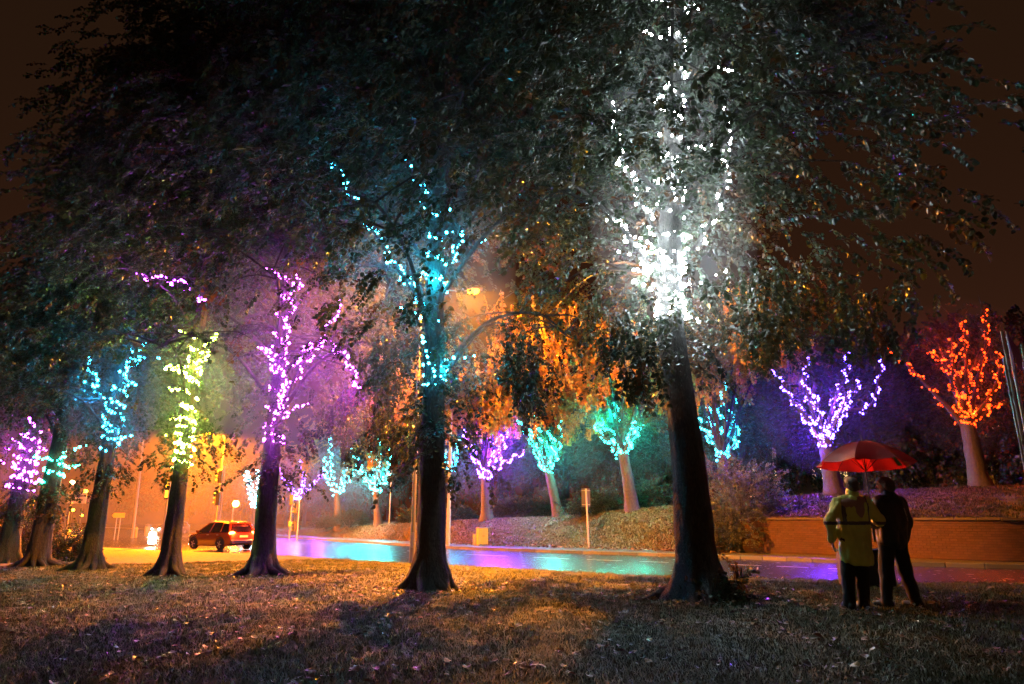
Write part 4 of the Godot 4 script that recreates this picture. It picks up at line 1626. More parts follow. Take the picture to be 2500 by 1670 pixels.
		for x in [.1, 1.05]:
			g = Geo.new()
			g.box(Vector3(x, .88, s * .932), Vector3(.2, .03, .03), Basis.IDENTITY, .01)
			part("door_handle", g.mesh(M.galv), t)
		g = Geo.new()
		g.tube([Vector3(-.1, 1.63, s * .56), Vector3(0, 1.67, s * .56), Vector3(1.4, 1.66, s * .56), Vector3(1.5, 1.61, s * .56)], [.018, .018, .018, .018], 6)
		part("roof_rail", g.mesh(M.galv), t)
		g = Geo.new()
		g.ball(Vector3(-2.0, .78, s * .68), Vector3(.14, .1, .16), 10, 7)
		part("headlight", g.mesh(mat(.6, .6, .6, .1)), t)
		for x in [-1.32, 1.32]:
			g = Geo.new()
			var turnw := Basis(Vector3.RIGHT, PI / 2)
			g.lathe([Vector2(.20, -.105), Vector2(.31, -.11), Vector2(.345, -.07), Vector2(.345, .07), Vector2(.31, .11), Vector2(.20, .105)], 22, Vector3(x, .345, s * .83), turnw)
			var wh := part("tyre", g.mesh(mat(.012, .012, .012, .7)), t)
			g = Geo.new()
			g.lathe([Vector2(.21, -.04), Vector2(.21, .06), Vector2(.19, .09), Vector2(.05, .1), Vector2(.0, .1)], 22, Vector3(x, .345, s * .83), Basis(Vector3.RIGHT, PI / 2 * s))
			part("hub", g.mesh(M.dark), wh)
			for k in 5:
				g = Geo.new()
				var a := TAU * k / 5
				g.box(Vector3(x + cos(a) * .11, .345 + sin(a) * .11, s * .945), Vector3(.19, .045, .015), Basis(Vector3.BACK, a), .006)
				part("spoke", g.mesh(mat(.5, .5, .5, .3, .8)), wh)
			g = Geo.new()
			var arch := []
			var ar := []
			for k in 13:
				var a := PI * k / 12.0
				arch.append(Vector3(x + cos(a) * .40, .345 + sin(a) * .40, s * .905))
				ar.append(.035)
			g.tube(arch, ar, 6)
			part("wheel_arch", g.mesh(mat(.015, .015, .015, .7)), t)
	return t

func oncoming_car(label: String, at: Vector3, turn: float) -> void:
	var t := build_car(label, at, turn, mat(.05, .05, .055, .25))
	for c in t.get_children():
		if str(c.name).begins_with("tail_l"):
			t.remove_child(c)
			c.queue_free()
	var g := Geo.new()
	g.ball(Vector3.ZERO, Vector3(.08, .1, .14), 10, 7)
	for s in [-1.0, 1.0]:
		part("headlight_bulb", g.mesh(glow(Color(1, .9, .75), 40.0)), t, Vector3(-2.14, .74, s * .66))
		omni("headlight_lamp", t, Vector3(-2.4, .74, s * .66), Color(1, .85, .6), 6.0, .08)

# ---------------------------------------------------------------- far houses
func far_house(label: String, at: Vector3, turn: float, size: Vector3, lit: Array) -> void:
	var t := thing("house", label, "house", at, turn, "dark houses beyond the trees")
	var g := Geo.new()
	g.box(Vector3(0, size.y * .5, 0), size)
	var wall := part("wall", g.mesh(mat(.16, .12, .10, .9)), t)
	g = Geo.new()
	var h := size * .5
	var r := size.y + size.z * .35
	for s in [-1.0, 1.0]:
		g.quad_from(Vector3(-h.x - .3, size.y, s * (h.z + .3)), Vector3(h.x + .3, size.y, s * (h.z + .3)), Vector3(h.x + .3, r, 0), Vector3(-h.x - .3, r, 0), Vector3(0, size.y, 0))
		g.tri(Vector3(s * (h.x + .3), size.y, -h.z - .3), Vector3(s * (h.x + .3), size.y, h.z + .3), Vector3(s * (h.x + .3), r, 0), Vector3(s, 0, 0))
	var roof := part("roof", g.mesh(mat(.04, .035, .035, .8)), t)
	g = Geo.new()
	g.box(Vector3(h.x * .6, r, 0), Vector3(.7, 1.6, .7))
	part("chimney", g.mesh(mat(.16, .09, .07, .9)), roof)
	g = Geo.new()
	g.box(Vector3(0, 1.05, h.z + .02), Vector3(.95, 2.1, .06), Basis.IDENTITY, .01)
	part("door", g.mesh(mat(.05, .03, .03, .6)), t)
	for w in lit:
		g = Geo.new()
		var p := Vector3(w[0], w[1], h.z + .015)
		g.box(Vector3(0, .62, 0), Vector3(1.35, .08, .06))
		g.box(Vector3(0, -.62, 0), Vector3(1.5, .08, .12))
		g.box(Vector3(-.62, 0, 0), Vector3(.08, 1.16, .06))
		g.box(Vector3(.62, 0, 0), Vector3(.08, 1.16, .06))
		g.box(Vector3(0, 0, 0), Vector3(.05, 1.16, .05))
		var f := part("window", g.mesh(mat(.5, .5, .48, .5)), t, p + Vector3(0, 0, .02))
		for s in [-1.0, 1.0]:
			g = Geo.new()
			g.box(Vector3(s * .305, 0, .0), Vector3(.53, 1.14, .02))
			part("pane", g.mesh(glow(Color(1, .62, .25), w[2]) if w[2] > 0 else mat(.02, .02, .03, .1)), f)

# ---------------------------------------------------------------- people: smooth bodies meshed from tapered bones
# bones: [a, b, radius at a, radius at b]. clip: [axis, centre, half width, lift] keeps a band of the surface, lifted.
func skin(g: Geo, bones: Array, cell: float, k: float, crease := 0.0, clip := []) -> void:
	var lo := Vector3.ONE * 1e9
	var hi := Vector3.ONE * -1e9
	for b in bones:
		var r: float = maxf(b[2], b[3]) + k + cell * 2.0
		for e in 2:
			lo = lo.min((b[e] as Vector3) - Vector3.ONE * r)
			hi = hi.max((b[e] as Vector3) + Vector3.ONE * r)
	var nx := int((hi.x - lo.x) / cell) + 2
	var ny := int((hi.y - lo.y) / cell) + 2
	var nz := int((hi.z - lo.z) / cell) + 2
	var f := PackedFloat32Array()
	f.resize(nx * ny * nz)
	f.fill(1.0)
	for b in bones:
		var a: Vector3 = b[0]
		var c: Vector3 = b[1]
		var ra: float = b[2]
		var rb: float = b[3]
		var ab := c - a
		var l2 := maxf(ab.length_squared(), 1e-9)
		var r: float = maxf(ra, rb) + k + cell * 2.0
		var p0 := (a.min(c) - Vector3.ONE * r - lo) / cell
		var p1 := (a.max(c) + Vector3.ONE * r - lo) / cell
		for z in range(maxi(0, int(p0.z)), mini(nz, int(p1.z) + 2)):
			for y in range(maxi(0, int(p0.y)), mini(ny, int(p1.y) + 2)):
				var row := (z * ny + y) * nx
				for x in range(maxi(0, int(p0.x)), mini(nx, int(p1.x) + 2)):
					var p := lo + Vector3(x, y, z) * cell
					var t := clampf((p - a).dot(ab) / l2, 0.0, 1.0)
					var d := (p - a - ab * t).length() - lerpf(ra, rb, t)
					var o := f[row + x]
					var h := maxf(k - absf(d - o), 0.0) / k
					f[row + x] = minf(d, o) - h * h * k * 0.25
	if crease > 0.0 or clip.size():
		var fn := FastNoiseLite.new()
		fn.frequency = 5.0
		fn.fractal_octaves = 2
		for z in nz:
			for y in ny:
				for x in nx:
					var id := (z * ny + y) * nx + x
					var p := lo + Vector3(x, y, z) * cell
					var d := f[id]
					if absf(d) < .15:
						d += fn.get_noise_3d(p.x * 1.4, p.y * .8, p.z * 1.4) * crease
						if clip.size():
							d = maxf(d - clip[3], absf(p[clip[0]] - clip[1]) - clip[2])
						f[id] = d
	var ids := {}
	var sx := 1
	var sy := nx
	var sz := nx * ny
	var corners := [0, sx, sy, sx + sy, sz, sx + sz, sy + sz, sx + sy + sz]
	var offs := [Vector3(0, 0, 0), Vector3(1, 0, 0), Vector3(0, 1, 0), Vector3(1, 1, 0), Vector3(0, 0, 1), Vector3(1, 0, 1), Vector3(0, 1, 1), Vector3(1, 1, 1)]
	var edges := [[0, 1], [2, 3], [4, 5], [6, 7], [0, 2], [1, 3], [4, 6], [5, 7], [0, 4], [1, 5], [2, 6], [3, 7]]
	for z in nz - 1:
		for y in ny - 1:
			for x in nx - 1:
				var id := (z * ny + y) * nx + x
				var neg := 0
				for c in corners:
					if f[id + c] < 0.0:
						neg += 1
				if neg == 0 or neg == 8:
					continue
				var sum := Vector3.ZERO
				var cnt := 0
				for e in edges:
					var d0 := f[id + corners[e[0]]]
					var d1 := f[id + corners[e[1]]]
					if (d0 < 0.0) != (d1 < 0.0):
						sum += (offs[e[0]] as Vector3).lerp(offs[e[1]], d0 / (d0 - d1))
						cnt += 1
				var gx := 0.0
				var gy := 0.0
				var gz := 0.0
				for c in 4:
					gx += f[id + corners[[1, 3, 5, 7][c]]] - f[id + corners[[0, 2, 4, 6][c]]]
					gy += f[id + corners[[2, 3, 6, 7][c]]] - f[id + corners[[0, 1, 4, 5][c]]]
					gz += f[id + corners[[4, 5, 6, 7][c]]] - f[id + corners[[0, 1, 2, 3][c]]]
				ids[id] = g.vert(lo + (Vector3(x, y, z) + sum / cnt) * cell, Vector3(gx, gy, gz).normalized())
	for id in ids:
		for ax in 3:
			var st: int = [sx, sy, sz][ax]
			var u: int = [sy, sz, sx][ax]
			var w: int = [sz, sx, sy][ax]
			if (f[id] < 0.0) == (f[id + st] < 0.0):
				continue
			if not (ids.has(id - u) and ids.has(id - w) and ids.has(id - u - w)):
				continue
			g.face(ids[id], ids[id - u], ids[id - u - w])
			g.face(ids[id], ids[id - u - w], ids[id - w])

func hand_bones(wrist: Vector3, dir: Vector3, across: Vector3, curl: float, thumb_side: float) -> Array:
	var out := []
	var inner := dir.cross(across).normalized()
	for k in 4:
		var u := (k - 1.5) / 1.5
		var knuckle := wrist + dir * (.085 - .008 * absf(u + .3)) + across * u * .030
		out.append([wrist + dir * .015 + across * u * .018, knuckle, .015, .011])
		var ln: float = [.040, .046, .042, .032][k]
		var d1 := (dir * cos(curl * .7) + inner * sin(curl * .7)).normalized()
		var d2 := (dir * cos(curl * 1.7) + inner * sin(curl * 1.7)).normalized()
		var p1: Vector3 = knuckle + d1 * ln
		out.append([knuckle, p1, .0095, .0088])
		out.append([p1, p1 + d2 * ln * .85, .0088, .0075])
	var tb := wrist + dir * .03 + across * thumb_side * .03
	var td := (dir * .6 + across * thumb_side * .7 + inner * .35).normalized()
	out.append([tb, tb + td * .042, .0125, .0105])
	out.append([tb + td * .042, tb + td * .042 + (td + inner * curl * .5 + dir * .4).normalized() * .034, .0105, .0085])
	return out

func head_into(g: Geo, at: Vector3, face: Vector3, tilt := 0.0) -> void:   # at: middle of the skull
	var r := face.cross(Vector3.UP).normalized()
	var u := Vector3.UP
	var f := (face + u * tilt).normalized()
	var b := [
		[at + u * .015 - f * .02, at + u * .02 + f * .025, .088, .082],
		[at - f * .045, at - f * .04 + u * .01, .08, .08],
		[at - u * .05 + f * .03, at - u * .085 + f * .055, .062, .042],
		[at + f * .098 - u * .0, at + f * .118 - u * .032, .010, .016],
		[at + f * .088 + u * .022 - r * .045, at + f * .088 + u * .022 + r * .045, .02, .02],
		[at + f * .085 - u * .062 - r * .02, at + f * .085 - u * .062 + r * .02, .012, .012],
		[at - u * .08 - f * .02, at - u * .17 - f * .03, .055, .06],
	]
	skin(g, b, .009, .02)
	for s in [-1.0, 1.0]:
		skin(g, [[at + r * s * .088 - u * .0 - f * .01, at + r * s * .098 + u * .022 - f * .02, .013, .015], [at + r * s * .088 - u * .03 - f * .005, at + r * s * .094 - u * .01 - f * .012, .011, .013]], .007, .012)

func build_people() -> void:
	var skin_mat := mat(.40, .22, .15, .5)
	skin_mat.subsurf_scatter_enabled = true
	skin_mat.subsurf_scatter_strength = .1
	var trouser := mat(.012, .012, .014, .8)
	# ---- person in the yellow coat
	var t := thing("person", "person seen from behind in a long yellow high-visibility coat and dark trousers", "person", Vector3(4.72, .145, -10.1))
	var g := Geo.new()
	var X := func(x: float, y: float, z: float) -> Vector3: return Vector3(x, y, z)
	var neck := Vector3(.09, 1.49, 0)
	var body := [[Vector3(.06, .95, 0), Vector3(.08, 1.38, 0), .13, .14], [Vector3(-.02, .95, 0), Vector3(-.02, 1.38, 0), .11, .12], [Vector3(.14, .95, 0), Vector3(.17, 1.38, 0), .11, .12], [Vector3(.08, 1.42, 0), neck, .09, .058],
		[Vector3(-.12, 1.41, 0), Vector3(-.27, 1.14, .01), .06, .047], [Vector3(-.27, 1.14, .01), Vector3(-.245, .90, -.03), .045, .033], [Vector3(.27, 1.42, 0), Vector3(.41, 1.17, .0), .06, .047], [Vector3(.41, 1.17, 0), Vector3(.335, 1.12, -.26), .045, .033],
		[Vector3(-.04, .90, 0), Vector3(-.09, .48, -.01), .09, .062], [Vector3(-.09, .48, -.01), Vector3(-.13, .09, .03), .058, .04], [Vector3(.12, .90, 0), Vector3(.10, .48, -.02), .09, .062], [Vector3(.10, .48, -.02), Vector3(.07, .09, .02), .058, .04]]
	skin(g, body, .018, .05)
	head_into(g, Vector3(.10, 1.655, -.02), Vector3(.1, 0, -1).normalized())
	skin(g, hand_bones(Vector3(-.245, .895, -.03), Vector3(.02, -1, -.12).normalized(), Vector3(.25, 0, -1).normalized(), .45, 1.0), .005, .010)
	skin(g, hand_bones(Vector3(.335, 1.12, -.27), Vector3(-.1, .12, -.95).normalized(), Vector3(-.1, 1, .1).normalized(), 1.15, 1.0), .005, .010)
	part("body", g.mesh(skin_mat), t)
	var coat := [[Vector3(-.02, 1.33, 0), Vector3(-.03, .98, 0), .135, .14], [Vector3(.165, 1.33, 0), Vector3(.135, .98, 0), .135, .14], [Vector3(.07, 1.38, -.01), Vector3(.05, .95, -.01), .14, .15], [Vector3(-.03, 1.0, 0), Vector3(-.045, .66, 0), .138, .136], [Vector3(.13, 1.0, 0), Vector3(.14, .66, 0), .138, .136], [Vector3(.04, 1.0, 0), Vector3(.04, .66, 0), .14, .14],
		[Vector3(-.08, 1.425, 0), Vector3(.24, 1.435, 0), .078, .078], [Vector3(-.12, 1.42, 0), Vector3(-.275, 1.15, .015), .080, .070], [Vector3(-.275, 1.15, .015), Vector3(-.25, .92, -.03), .070, .058], [Vector3(.27, 1.425, 0), Vector3(.42, 1.17, .01), .080, .072], [Vector3(.42, 1.17, .01), Vector3(.345, 1.13, -.24), .072, .056]]
	var flat := mat(.66, .66, .12, .45)
	flat.rim_enabled = true
	flat.rim = .15
	g = Geo.new()
	# the hem is cut straight: drop the lowest rounding
	skin(g, coat, .015, .028, .03)
	cut_below(g, .56)
	part("coat", g.mesh(flat), t)
	g = Geo.new()
	skin(g, [[Vector3(.09, 1.49, .005), Vector3(.095, 1.55, -.005), .088, .086]], .012, .02)
	part("collar", g.mesh(flat), t)
	var band := mat(.10, .10, .09, .5)
	g = Geo.new()
	skin(g, coat, .015, .028, .03, [1, 1.13, .028, .004])
	part("waist_band", g.mesh(band), t)
	for x in [-.10, .235]:
		g = Geo.new()
		skin(g, coat.slice(0, 7), .015, .028, .03, [0, x, .026, .004])
		cut_below(g, 1.13)
		part("shoulder_band", g.mesh(band), t)
	g = Geo.new()
	skin(g, [[Vector3(-.05, .92, 0), Vector3(-.095, .48, 0), .115, .09], [Vector3(-.095, .48, 0), Vector3(-.135, .07, .03), .09, .078], [Vector3(.125, .92, 0), Vector3(.105, .48, -.01), .115, .09], [Vector3(.105, .48, -.01), Vector3(.07, .07, .02), .09, .078], [Vector3(-.03, .92, 0), Vector3(.11, .92, 0), .12, .12]], .017, .03, .012)
	part("trousers", g.mesh(trouser), t)
	for q in [Vector3(-.135, .045, .03), Vector3(.07, .045, .02)]:
		g = Geo.new()
		skin(g, [[q + Vector3(0, .0, .06), q + Vector3(0, 0, -.15), .048, .046], [q + Vector3(0, .06, .03), q, .052, .05]], .012, .02)
		cut_below(g, .004)
		part("shoe", g.mesh(M.dark), t)
	g = Geo.new()
	skin(g, [[Vector3(.10, 1.672, .0), Vector3(.10, 1.69, -.03), .092, .086], [Vector3(.10, 1.62, .045), Vector3(.10, 1.66, .03), .072, .082]], .009, .02)
	part("hair", g.mesh(mat(.10, .085, .07, .8)), t)
	# ---- person in the dark jacket
	t = thing("person", "person in a dark jacket under the umbrella, turned towards the one in yellow", "person", Vector3(5.40, .15, -10.2), .3)
	g = Geo.new()
	var hp := Vector3(-.06, .93, 0)
	body = [[hp, Vector3(-.03, 1.38, 0), .13, .14], [hp + Vector3(-.07, 0, 0), Vector3(-.12, 1.38, 0), .11, .12], [hp + Vector3(.07, 0, 0), Vector3(.06, 1.38, 0), .11, .12], [Vector3(-.03, 1.42, 0), Vector3(-.04, 1.49, -.01), .09, .058],
		[Vector3(.15, 1.41, 0), Vector3(.20, 1.13, .03), .06, .047], [Vector3(.20, 1.13, .03), Vector3(.17, .89, -.02), .045, .033], [Vector3(-.21, 1.41, 0), Vector3(-.25, 1.15, -.06), .06, .047], [Vector3(-.25, 1.15, -.06), Vector3(-.17, 1.1, -.3), .045, .033],
		[hp + Vector3(-.09, -.03, 0), Vector3(-.16, .48, -.1), .09, .062], [Vector3(-.16, .48, -.1), Vector3(-.20, .09, -.1), .058, .04], [hp + Vector3(.09, -.03, 0), Vector3(.08, .48, .0), .09, .062], [Vector3(.08, .48, 0), Vector3(.13, .09, .08), .058, .04]]
	skin(g, body, .018, .05)
	head_into(g, Vector3(-.05, 1.65, -.02), Vector3(-.75, 0, -1).normalized(), .05)
	skin(g, hand_bones(Vector3(.17, .885, -.02), Vector3(-.05, -1, -.15).normalized(), Vector3(.25, 0, 1).normalized(), .45, -1.0), .005, .010)
	skin(g, hand_bones(Vector3(-.17, 1.1, -.31), Vector3(.3, .1, -.9).normalized(), Vector3(.1, 1, .1).normalized(), .9, 1.0), .005, .010)
	part("body", g.mesh(skin_mat), t)
	coat = [[Vector3(-.13, 1.33, 0), Vector3(-.13, .9, 0), .15, .145], [Vector3(.07, 1.33, 0), Vector3(.0, .9, 0), .15, .145], [Vector3(-.03, 1.36, -.01), Vector3(-.06, .88, -.01), .165, .16],
		[Vector3(-.19, 1.42, 0), Vector3(.13, 1.42, 0), .08, .08], [Vector3(.15, 1.41, 0), Vector3(.205, 1.14, .03), .085, .075], [Vector3(.205, 1.14, .03), Vector3(.175, .91, -.02), .075, .06], [Vector3(-.21, 1.41, 0), Vector3(-.25, 1.15, -.06), .085, .075], [Vector3(-.25, 1.15, -.06), Vector3(-.18, 1.1, -.28), .075, .058], [Vector3(-.03, 1.47, .01), Vector3(-.04, 1.53, 0), .085, .08]]
	g = Geo.new()
	skin(g, coat, .017, .05, .018)
	cut_below(g, .77)
	part("jacket", g.mesh(mat(.018, .018, .022, .45)), t)
	g = Geo.new()
	for p in [[Vector3(.05, 1.33, .162), Vector3(.075, 1.22, .166)], [Vector3(.08, 1.2, .165), Vector3(.085, 1.15, .165)]]:
		g.tube([p[0], p[1]], [.006, .006], 5)
	part("reflective_piping", g.mesh(mat(.5, .5, .52, .25)), t)
	g = Geo.new()
	skin(g, [[hp + Vector3(-.09, -.02, 0), Vector3(-.16, .48, -.09), .115, .09], [Vector3(-.16, .48, -.09), Vector3(-.20, .07, -.1), .09, .075], [hp + Vector3(.09, -.02, 0), Vector3(.08, .48, .01), .115, .09], [Vector3(.08, .48, .01), Vector3(.13, .07, .08), .09, .075], [hp + Vector3(-.07, 0, 0), hp + Vector3(.07, 0, 0), .12, .12]], .017, .03, .012)
	part("trousers", g.mesh(trouser), t)
	for q in [Vector3(-.20, .045, -.1), Vector3(.13, .045, .08)]:
		g = Geo.new()
		skin(g, [[q + Vector3(.02, 0, .05), q + Vector3(-.04, 0, -.15), .048, .045], [q + Vector3(0, .06, .03), q, .052, .05]], .012, .02)
		cut_below(g, .004)
		part("shoe", g.mesh(M.dark), t)
	g = Geo.new()
	skin(g, [[Vector3(-.045, 1.672, .0), Vector3(-.06, 1.69, -.03), .093, .086], [Vector3(-.03, 1.61, .04), Vector3(-.035, 1.66, .03), .075, .084]], .009, .02)
	part("hair", g.mesh(mat(.08, .055, .035, .7)), t)
	# ---- umbrella held over both
	build_umbrella()
	# ---- dark box-shaped case beyond the two
	t = thing("equipment_case", "dark box-shaped case standing on the grass edge beyond the two people", "case", Vector3(6.42, .13, -13.3), .1)
	g = Geo.new()
	g.box(Vector3(0, .33, 0), Vector3(.82, .62, .5), Basis.IDENTITY, .025)
	part("body", g.mesh(M.black_case), t)
	g = Geo.new()
	g.box(Vector3(0, .655, 0), Vector3(.84, .05, .52), Basis.IDENTITY, .02)
	part("lid", g.mesh(M.black_case), t)
	for s in [-.25, .25]:
		g = Geo.new()
		g.box(Vector3(s, .62, .265), Vector3(.06, .08, .02), Basis.IDENTITY, .006)
		part("latch", g.mesh(M.galv), t)
	for s in [-1.0, 1.0]:
		for z in [-.18, .18]:
			g = Geo.new()
			g.box(Vector3(s * .34, .01, z), Vector3(.08, .06, .08), Basis.IDENTITY, .01)
			part("foot", g.mesh(M.dark), t)

func cut_below(g: Geo, y: float) -> void:
	for k in g.v.size():
		if g.v[k].y < y:
			g.v[k].y = y

func build_umbrella() -> void:
	var t := thing("umbrella", "open red umbrella held over the two people", "umbrella", Vector3(5.21, .175, -10.42))
	t.rotation = Vector3(-.06, .35, -.06)
	var cloth := mat(.19, .004, .006, .5)
	cloth.backlight_enabled = true
	cloth.backlight = hue(Color(.38, .009, .008))
	var R := .70
	var top := 2.27
	var prof := func(u: float) -> float: return top + .03 - .345 * pow(u, 1.9)
	for k in 8:
		var g := Geo.new()
		var a0 := TAU * k / 8 + .2
		var a1 := TAU * (k + 1) / 8 + .2
		var rows := []
		for j in 11:
			var u := j / 10.0
			var row := []
			for m in 9:
				var w := m / 8.0
				var a := lerpf(a0, a1, w)
				var sag := sin(w * PI)
				var r := R * u * (1.0 - sag * .10 * u * u) * lerpf(1.0, cos(PI / 8), sag * .6)
				row.append(Vector3(cos(a) * r, (prof.call(u) as float) - sag * .025 * u, sin(a) * r))
			rows.append(row)
		g.sheet(rows)
		part("panel", g.mesh(cloth), t)
		g = Geo.new()
		var pts := []
		for j in 9:
			var u := j / 8.0
			pts.append(Vector3(cos(a0) * R * u, (prof.call(u) as float) - .008, sin(a0) * R * u))
		var rr := []
		rr.resize(9)
		rr.fill(.004)
		g.tube(pts, rr, 5)
		part("rib", g.mesh(M.dark), t)
		g = Geo.new()
		g.tube([Vector3(0, top - .42, 0), pts[4] - Vector3(0, .006, 0)], [.004, .004], 5)
		part("stretcher", g.mesh(M.dark), t)
	var g := Geo.new()
	g.tube([Vector3(0, .98, 0), Vector3(0, top + .04, 0), Vector3(0, top + .105, 0)], [.008, .008, .004], 8)
	part("shaft", g.mesh(M.dark), t)
	g = Geo.new()
	g.tube([Vector3(0, .84, 0), Vector3(0, 1.0, 0), Vector3(0, 1.12, 0)], [.017, .019, .016], 10, Color.WHITE, true)
	part("handle", g.mesh(M.dark), t)
	# printed marks on the far panels: a pale script with a dark line under it, and a small yellow emblem
	var put := func(called: String, m: Material, a: float, u: float, w: float, h: float, lift: float) -> void:
		var q := Geo.new()
		var rows := []
		for j in 5:
			var row := []
			var uu := u + h * (j / 4.0 - .5)
			for n in 7:
				var aa := a + w * (n / 6.0 - .5)
				var edge := 1.0 - .1 * uu * uu * .8
				row.append(Vector3(cos(aa) * R * uu * edge, (prof.call(uu) as float) - .028 * uu + lift, sin(aa) * R * uu * edge))
			rows.append(row)
		q.sheet(rows, Vector3.DOWN if lift < 0 else Vector3.UP)
		part(called, q.mesh(m), t)
	put.call("script_print", mat(.75, .5, .4, .5), -1.95, .62, .26, .10, -.006)
	put.call("script_print", mat(.05, .02, .02, .5), -1.98, .74, .34, .045, -.006)
	put.call("emblem", mat(.7, .5, .1, .5), -.95, .62, .22, .13, -.006)
	put.call("blue_print", mat(.03, .10, .5, .4), 3.45, .8, .34, .22, .022)
	put.call("green_print", mat(.03, .30, .12, .4), .1, .85, .22, .2, .02)

func _ready() -> void:
	# camera, sky, exposure
	var cam := Camera3D.new()
	cam.name = "camera"
	cam.position = Vector3(0, 1.3, 0)
	cam.rotation_degrees = Vector3(14.4, 0, 0)
	cam.fov = 52.2
	cam.far = 2500.0
	cam.current = true
	add_child(cam)
	var we := WorldEnvironment.new()
	we.name = "world_environment"
	var env := Environment.new()
	env.background_mode = Environment.BG_SKY
	var sky := Sky.new()
	var pm := ProceduralSkyMaterial.new()
	pm.sky_top_color = hue(Color(.017, .0075, .0035))
	pm.sky_horizon_color = hue(Color(.075, .020, .010))
	pm.sky_curve = .12
	pm.ground_bottom_color = hue(Color(.01, .006, .004))
	pm.ground_horizon_color = hue(Color(.03, .010, .006))
	sky.sky_material = pm
	env.sky = sky
	env.tonemap_mode = Environment.TONE_MAPPER_LINEAR
	env.tonemap_exposure = 1.0
	env.volumetric_fog_enabled = true
	env.volumetric_fog_density = 0.0
	env.sdfgi_enabled = true
	env.ssao_enabled = true
	env.ssil_enabled = true
	env.fog_enabled = false
	env.fog_density = .0006
	env.fog_light_color = Color(.92, .92, .95)
	we.environment = env
	add_child(we)

	make_materials()
	make_sprays()
	build_ground()
	build_wall()

	# the row of lime trees on the lawn, right to left
	var white := [Vector3(0, -.25, 0), Vector3(-.05, 2.2, 0), Vector3(-.22, 4.9, 0), Vector3(-.02, 7.6, 0), Vector3(.25, 10.4, 0), Vector3(.5, 14.0, .1)]
	lime_tree("nearest big tree, its upper trunk wrapped in brilliant white lights", {at = Vector3(3.06, .08, -12.06), path = white, r = .30, flare = 1.55, R = 5.0, top = 17.0, right = .86, low_front = 5.8, low_back = 4.6, seed = 11, thin = 1.0, thin_share = .4, thin_top = 13.0, tufts = 170, tuft_out = 1.1, tuft_from = 4.0, tuft_to = 8.5, autumn = .15, count = 6200,
		rust = [[Vector3(-3.4, 7.2, -6.6), 2.6, .9, 70], [Vector3(-2.2, 6.8, -7.4), 3.0, .8, 80], [Vector3(-1.2, 7.0, -6.2), 2.4, .9, 60], [Vector3(-2.8, 6.4, -5.6), 2.2, .6, 50], [Vector3(-.3, 6.6, -7.0), 2.2, .7, 50], [Vector3(3.9, 7.9, -7.0), 2.2, 1.0, 110], [Vector3(3.2, 7.6, -6.4), 1.8, .8, 60]], strands = [[Vector3(-.9, 5.2, .3), 1.7, .6, 60], [Vector3(-2.9, 5.4, -2.6), 1.5, .6, 50], [Vector3(2.4, 6.0, -2.0), 1.3, 1.6, 110], [Vector3(1.2, 5.6, .4), 1.3, .9, 50], [Vector3(3.8, 6.0, -1.0), 1.4, 1.6, 90]],
		limbs = [[Vector3(-.1, 6.0, 0), Vector3(-.5, 6.5, .2), Vector3(-1.0, 7.6, .4), Vector3(-1.2, 8.9, .5)], [Vector3(-.1, 5.6, 0), Vector3(.5, 6.4, .1), Vector3(.9, 7.3, .2), Vector3(1.1, 9.0, .2)], [Vector3(-.2, 5.2, 0), Vector3(-.7, 5.8, .3), Vector3(-1.3, 6.6, .5), Vector3(-2.2, 7.2, .8)]]})
	light_string("dazzling white string of lights up the nearest big tree", Vector3(3.06, .08, -12.06), [
		[[Vector3(-.21, 4.75, 0), Vector3(-.2, 5.1, 0), Vector3(-.15, 5.8, 0), Vector3(-.05, 7.0, 0)], .27, 78, 9.0],
		[[Vector3(-.05, 7.0, 0), Vector3(.0, 8.4, 0), Vector3(.2, 10.0, 0), Vector3(.4, 12.4, 0)], .24, 60, 9.0],
		[[Vector3(-.1, 6.0, 0), Vector3(-.5, 6.5, .2), Vector3(-1.0, 7.6, .4), Vector3(-1.2, 8.9, .5)], .1, 26, 5.0],
		[[Vector3(-.1, 5.6, 0), Vector3(.5, 6.4, .1), Vector3(.9, 7.3, .2), Vector3(1.1, 9.0, .2)], .1, 24, 5.0],
		[[Vector3(-.2, 5.2, 0), Vector3(-.7, 5.8, .3), Vector3(-1.3, 6.6, .5)], .1, 20, 4.0]], "white", Color(.80, .93, 1.0), 120.0, .028, 10, 2.0, 31, "strings of lights in the big trees", Color(.74, .90, 1.0))

	var up := func(h: float, dx := 0.0) -> Array: return [Vector3(0, -.25, 0), Vector3(dx * .1, 2.0, 0), Vector3(dx * .4, 4.5, 0), Vector3(dx * .8, 8, 0), Vector3(dx, h, 0)]
	lime_tree("second big tree, dark trunk with flared foot and cyan lights above", {at = Vector3(-1.63, .0, -14.62), path = up.call(14.0, -.1), r = .285, flare = 1.35, R = 5.2, top = 17.5, low_front = 6.9, low_back = 4.6, seed = 12, thin = 1.3, thin_top = 10.5, tufts = 170, tuft_out = 1.3, tuft_from = 3.6, tuft_to = 8.3, autumn = .15, count = 6000,
		rust = [[Vector3(2.0, 6.9, -5.2), 2.4, .8, 60], [Vector3(1.0, 6.0, -4.6), 2.0, .6, 44], [Vector3(-1.6, 6.4, -5.0), 2.0, .8, 50]], strands = [[Vector3(2.2, 5.2, -2.0), 1.4, .6, 50], [Vector3(-1.4, 5.9, -2.0), 1.5, .8, 60]],
		limbs = [[Vector3(-.05, 5.6, 0), Vector3(-.6, 6.3, .1), Vector3(-1.1, 7.0, .1), Vector3(-1.9, 8.3, .2), Vector3(-2.5, 9.3, .2)], [Vector3(-.05, 6.0, 0), Vector3(.3, 7.0, .1), Vector3(.55, 7.6, .1), Vector3(1.3, 8.6, .2)], [Vector3(-.1, 7.6, 0), Vector3(-.4, 8.6, .1), Vector3(-.8, 9.3, .2)]]})
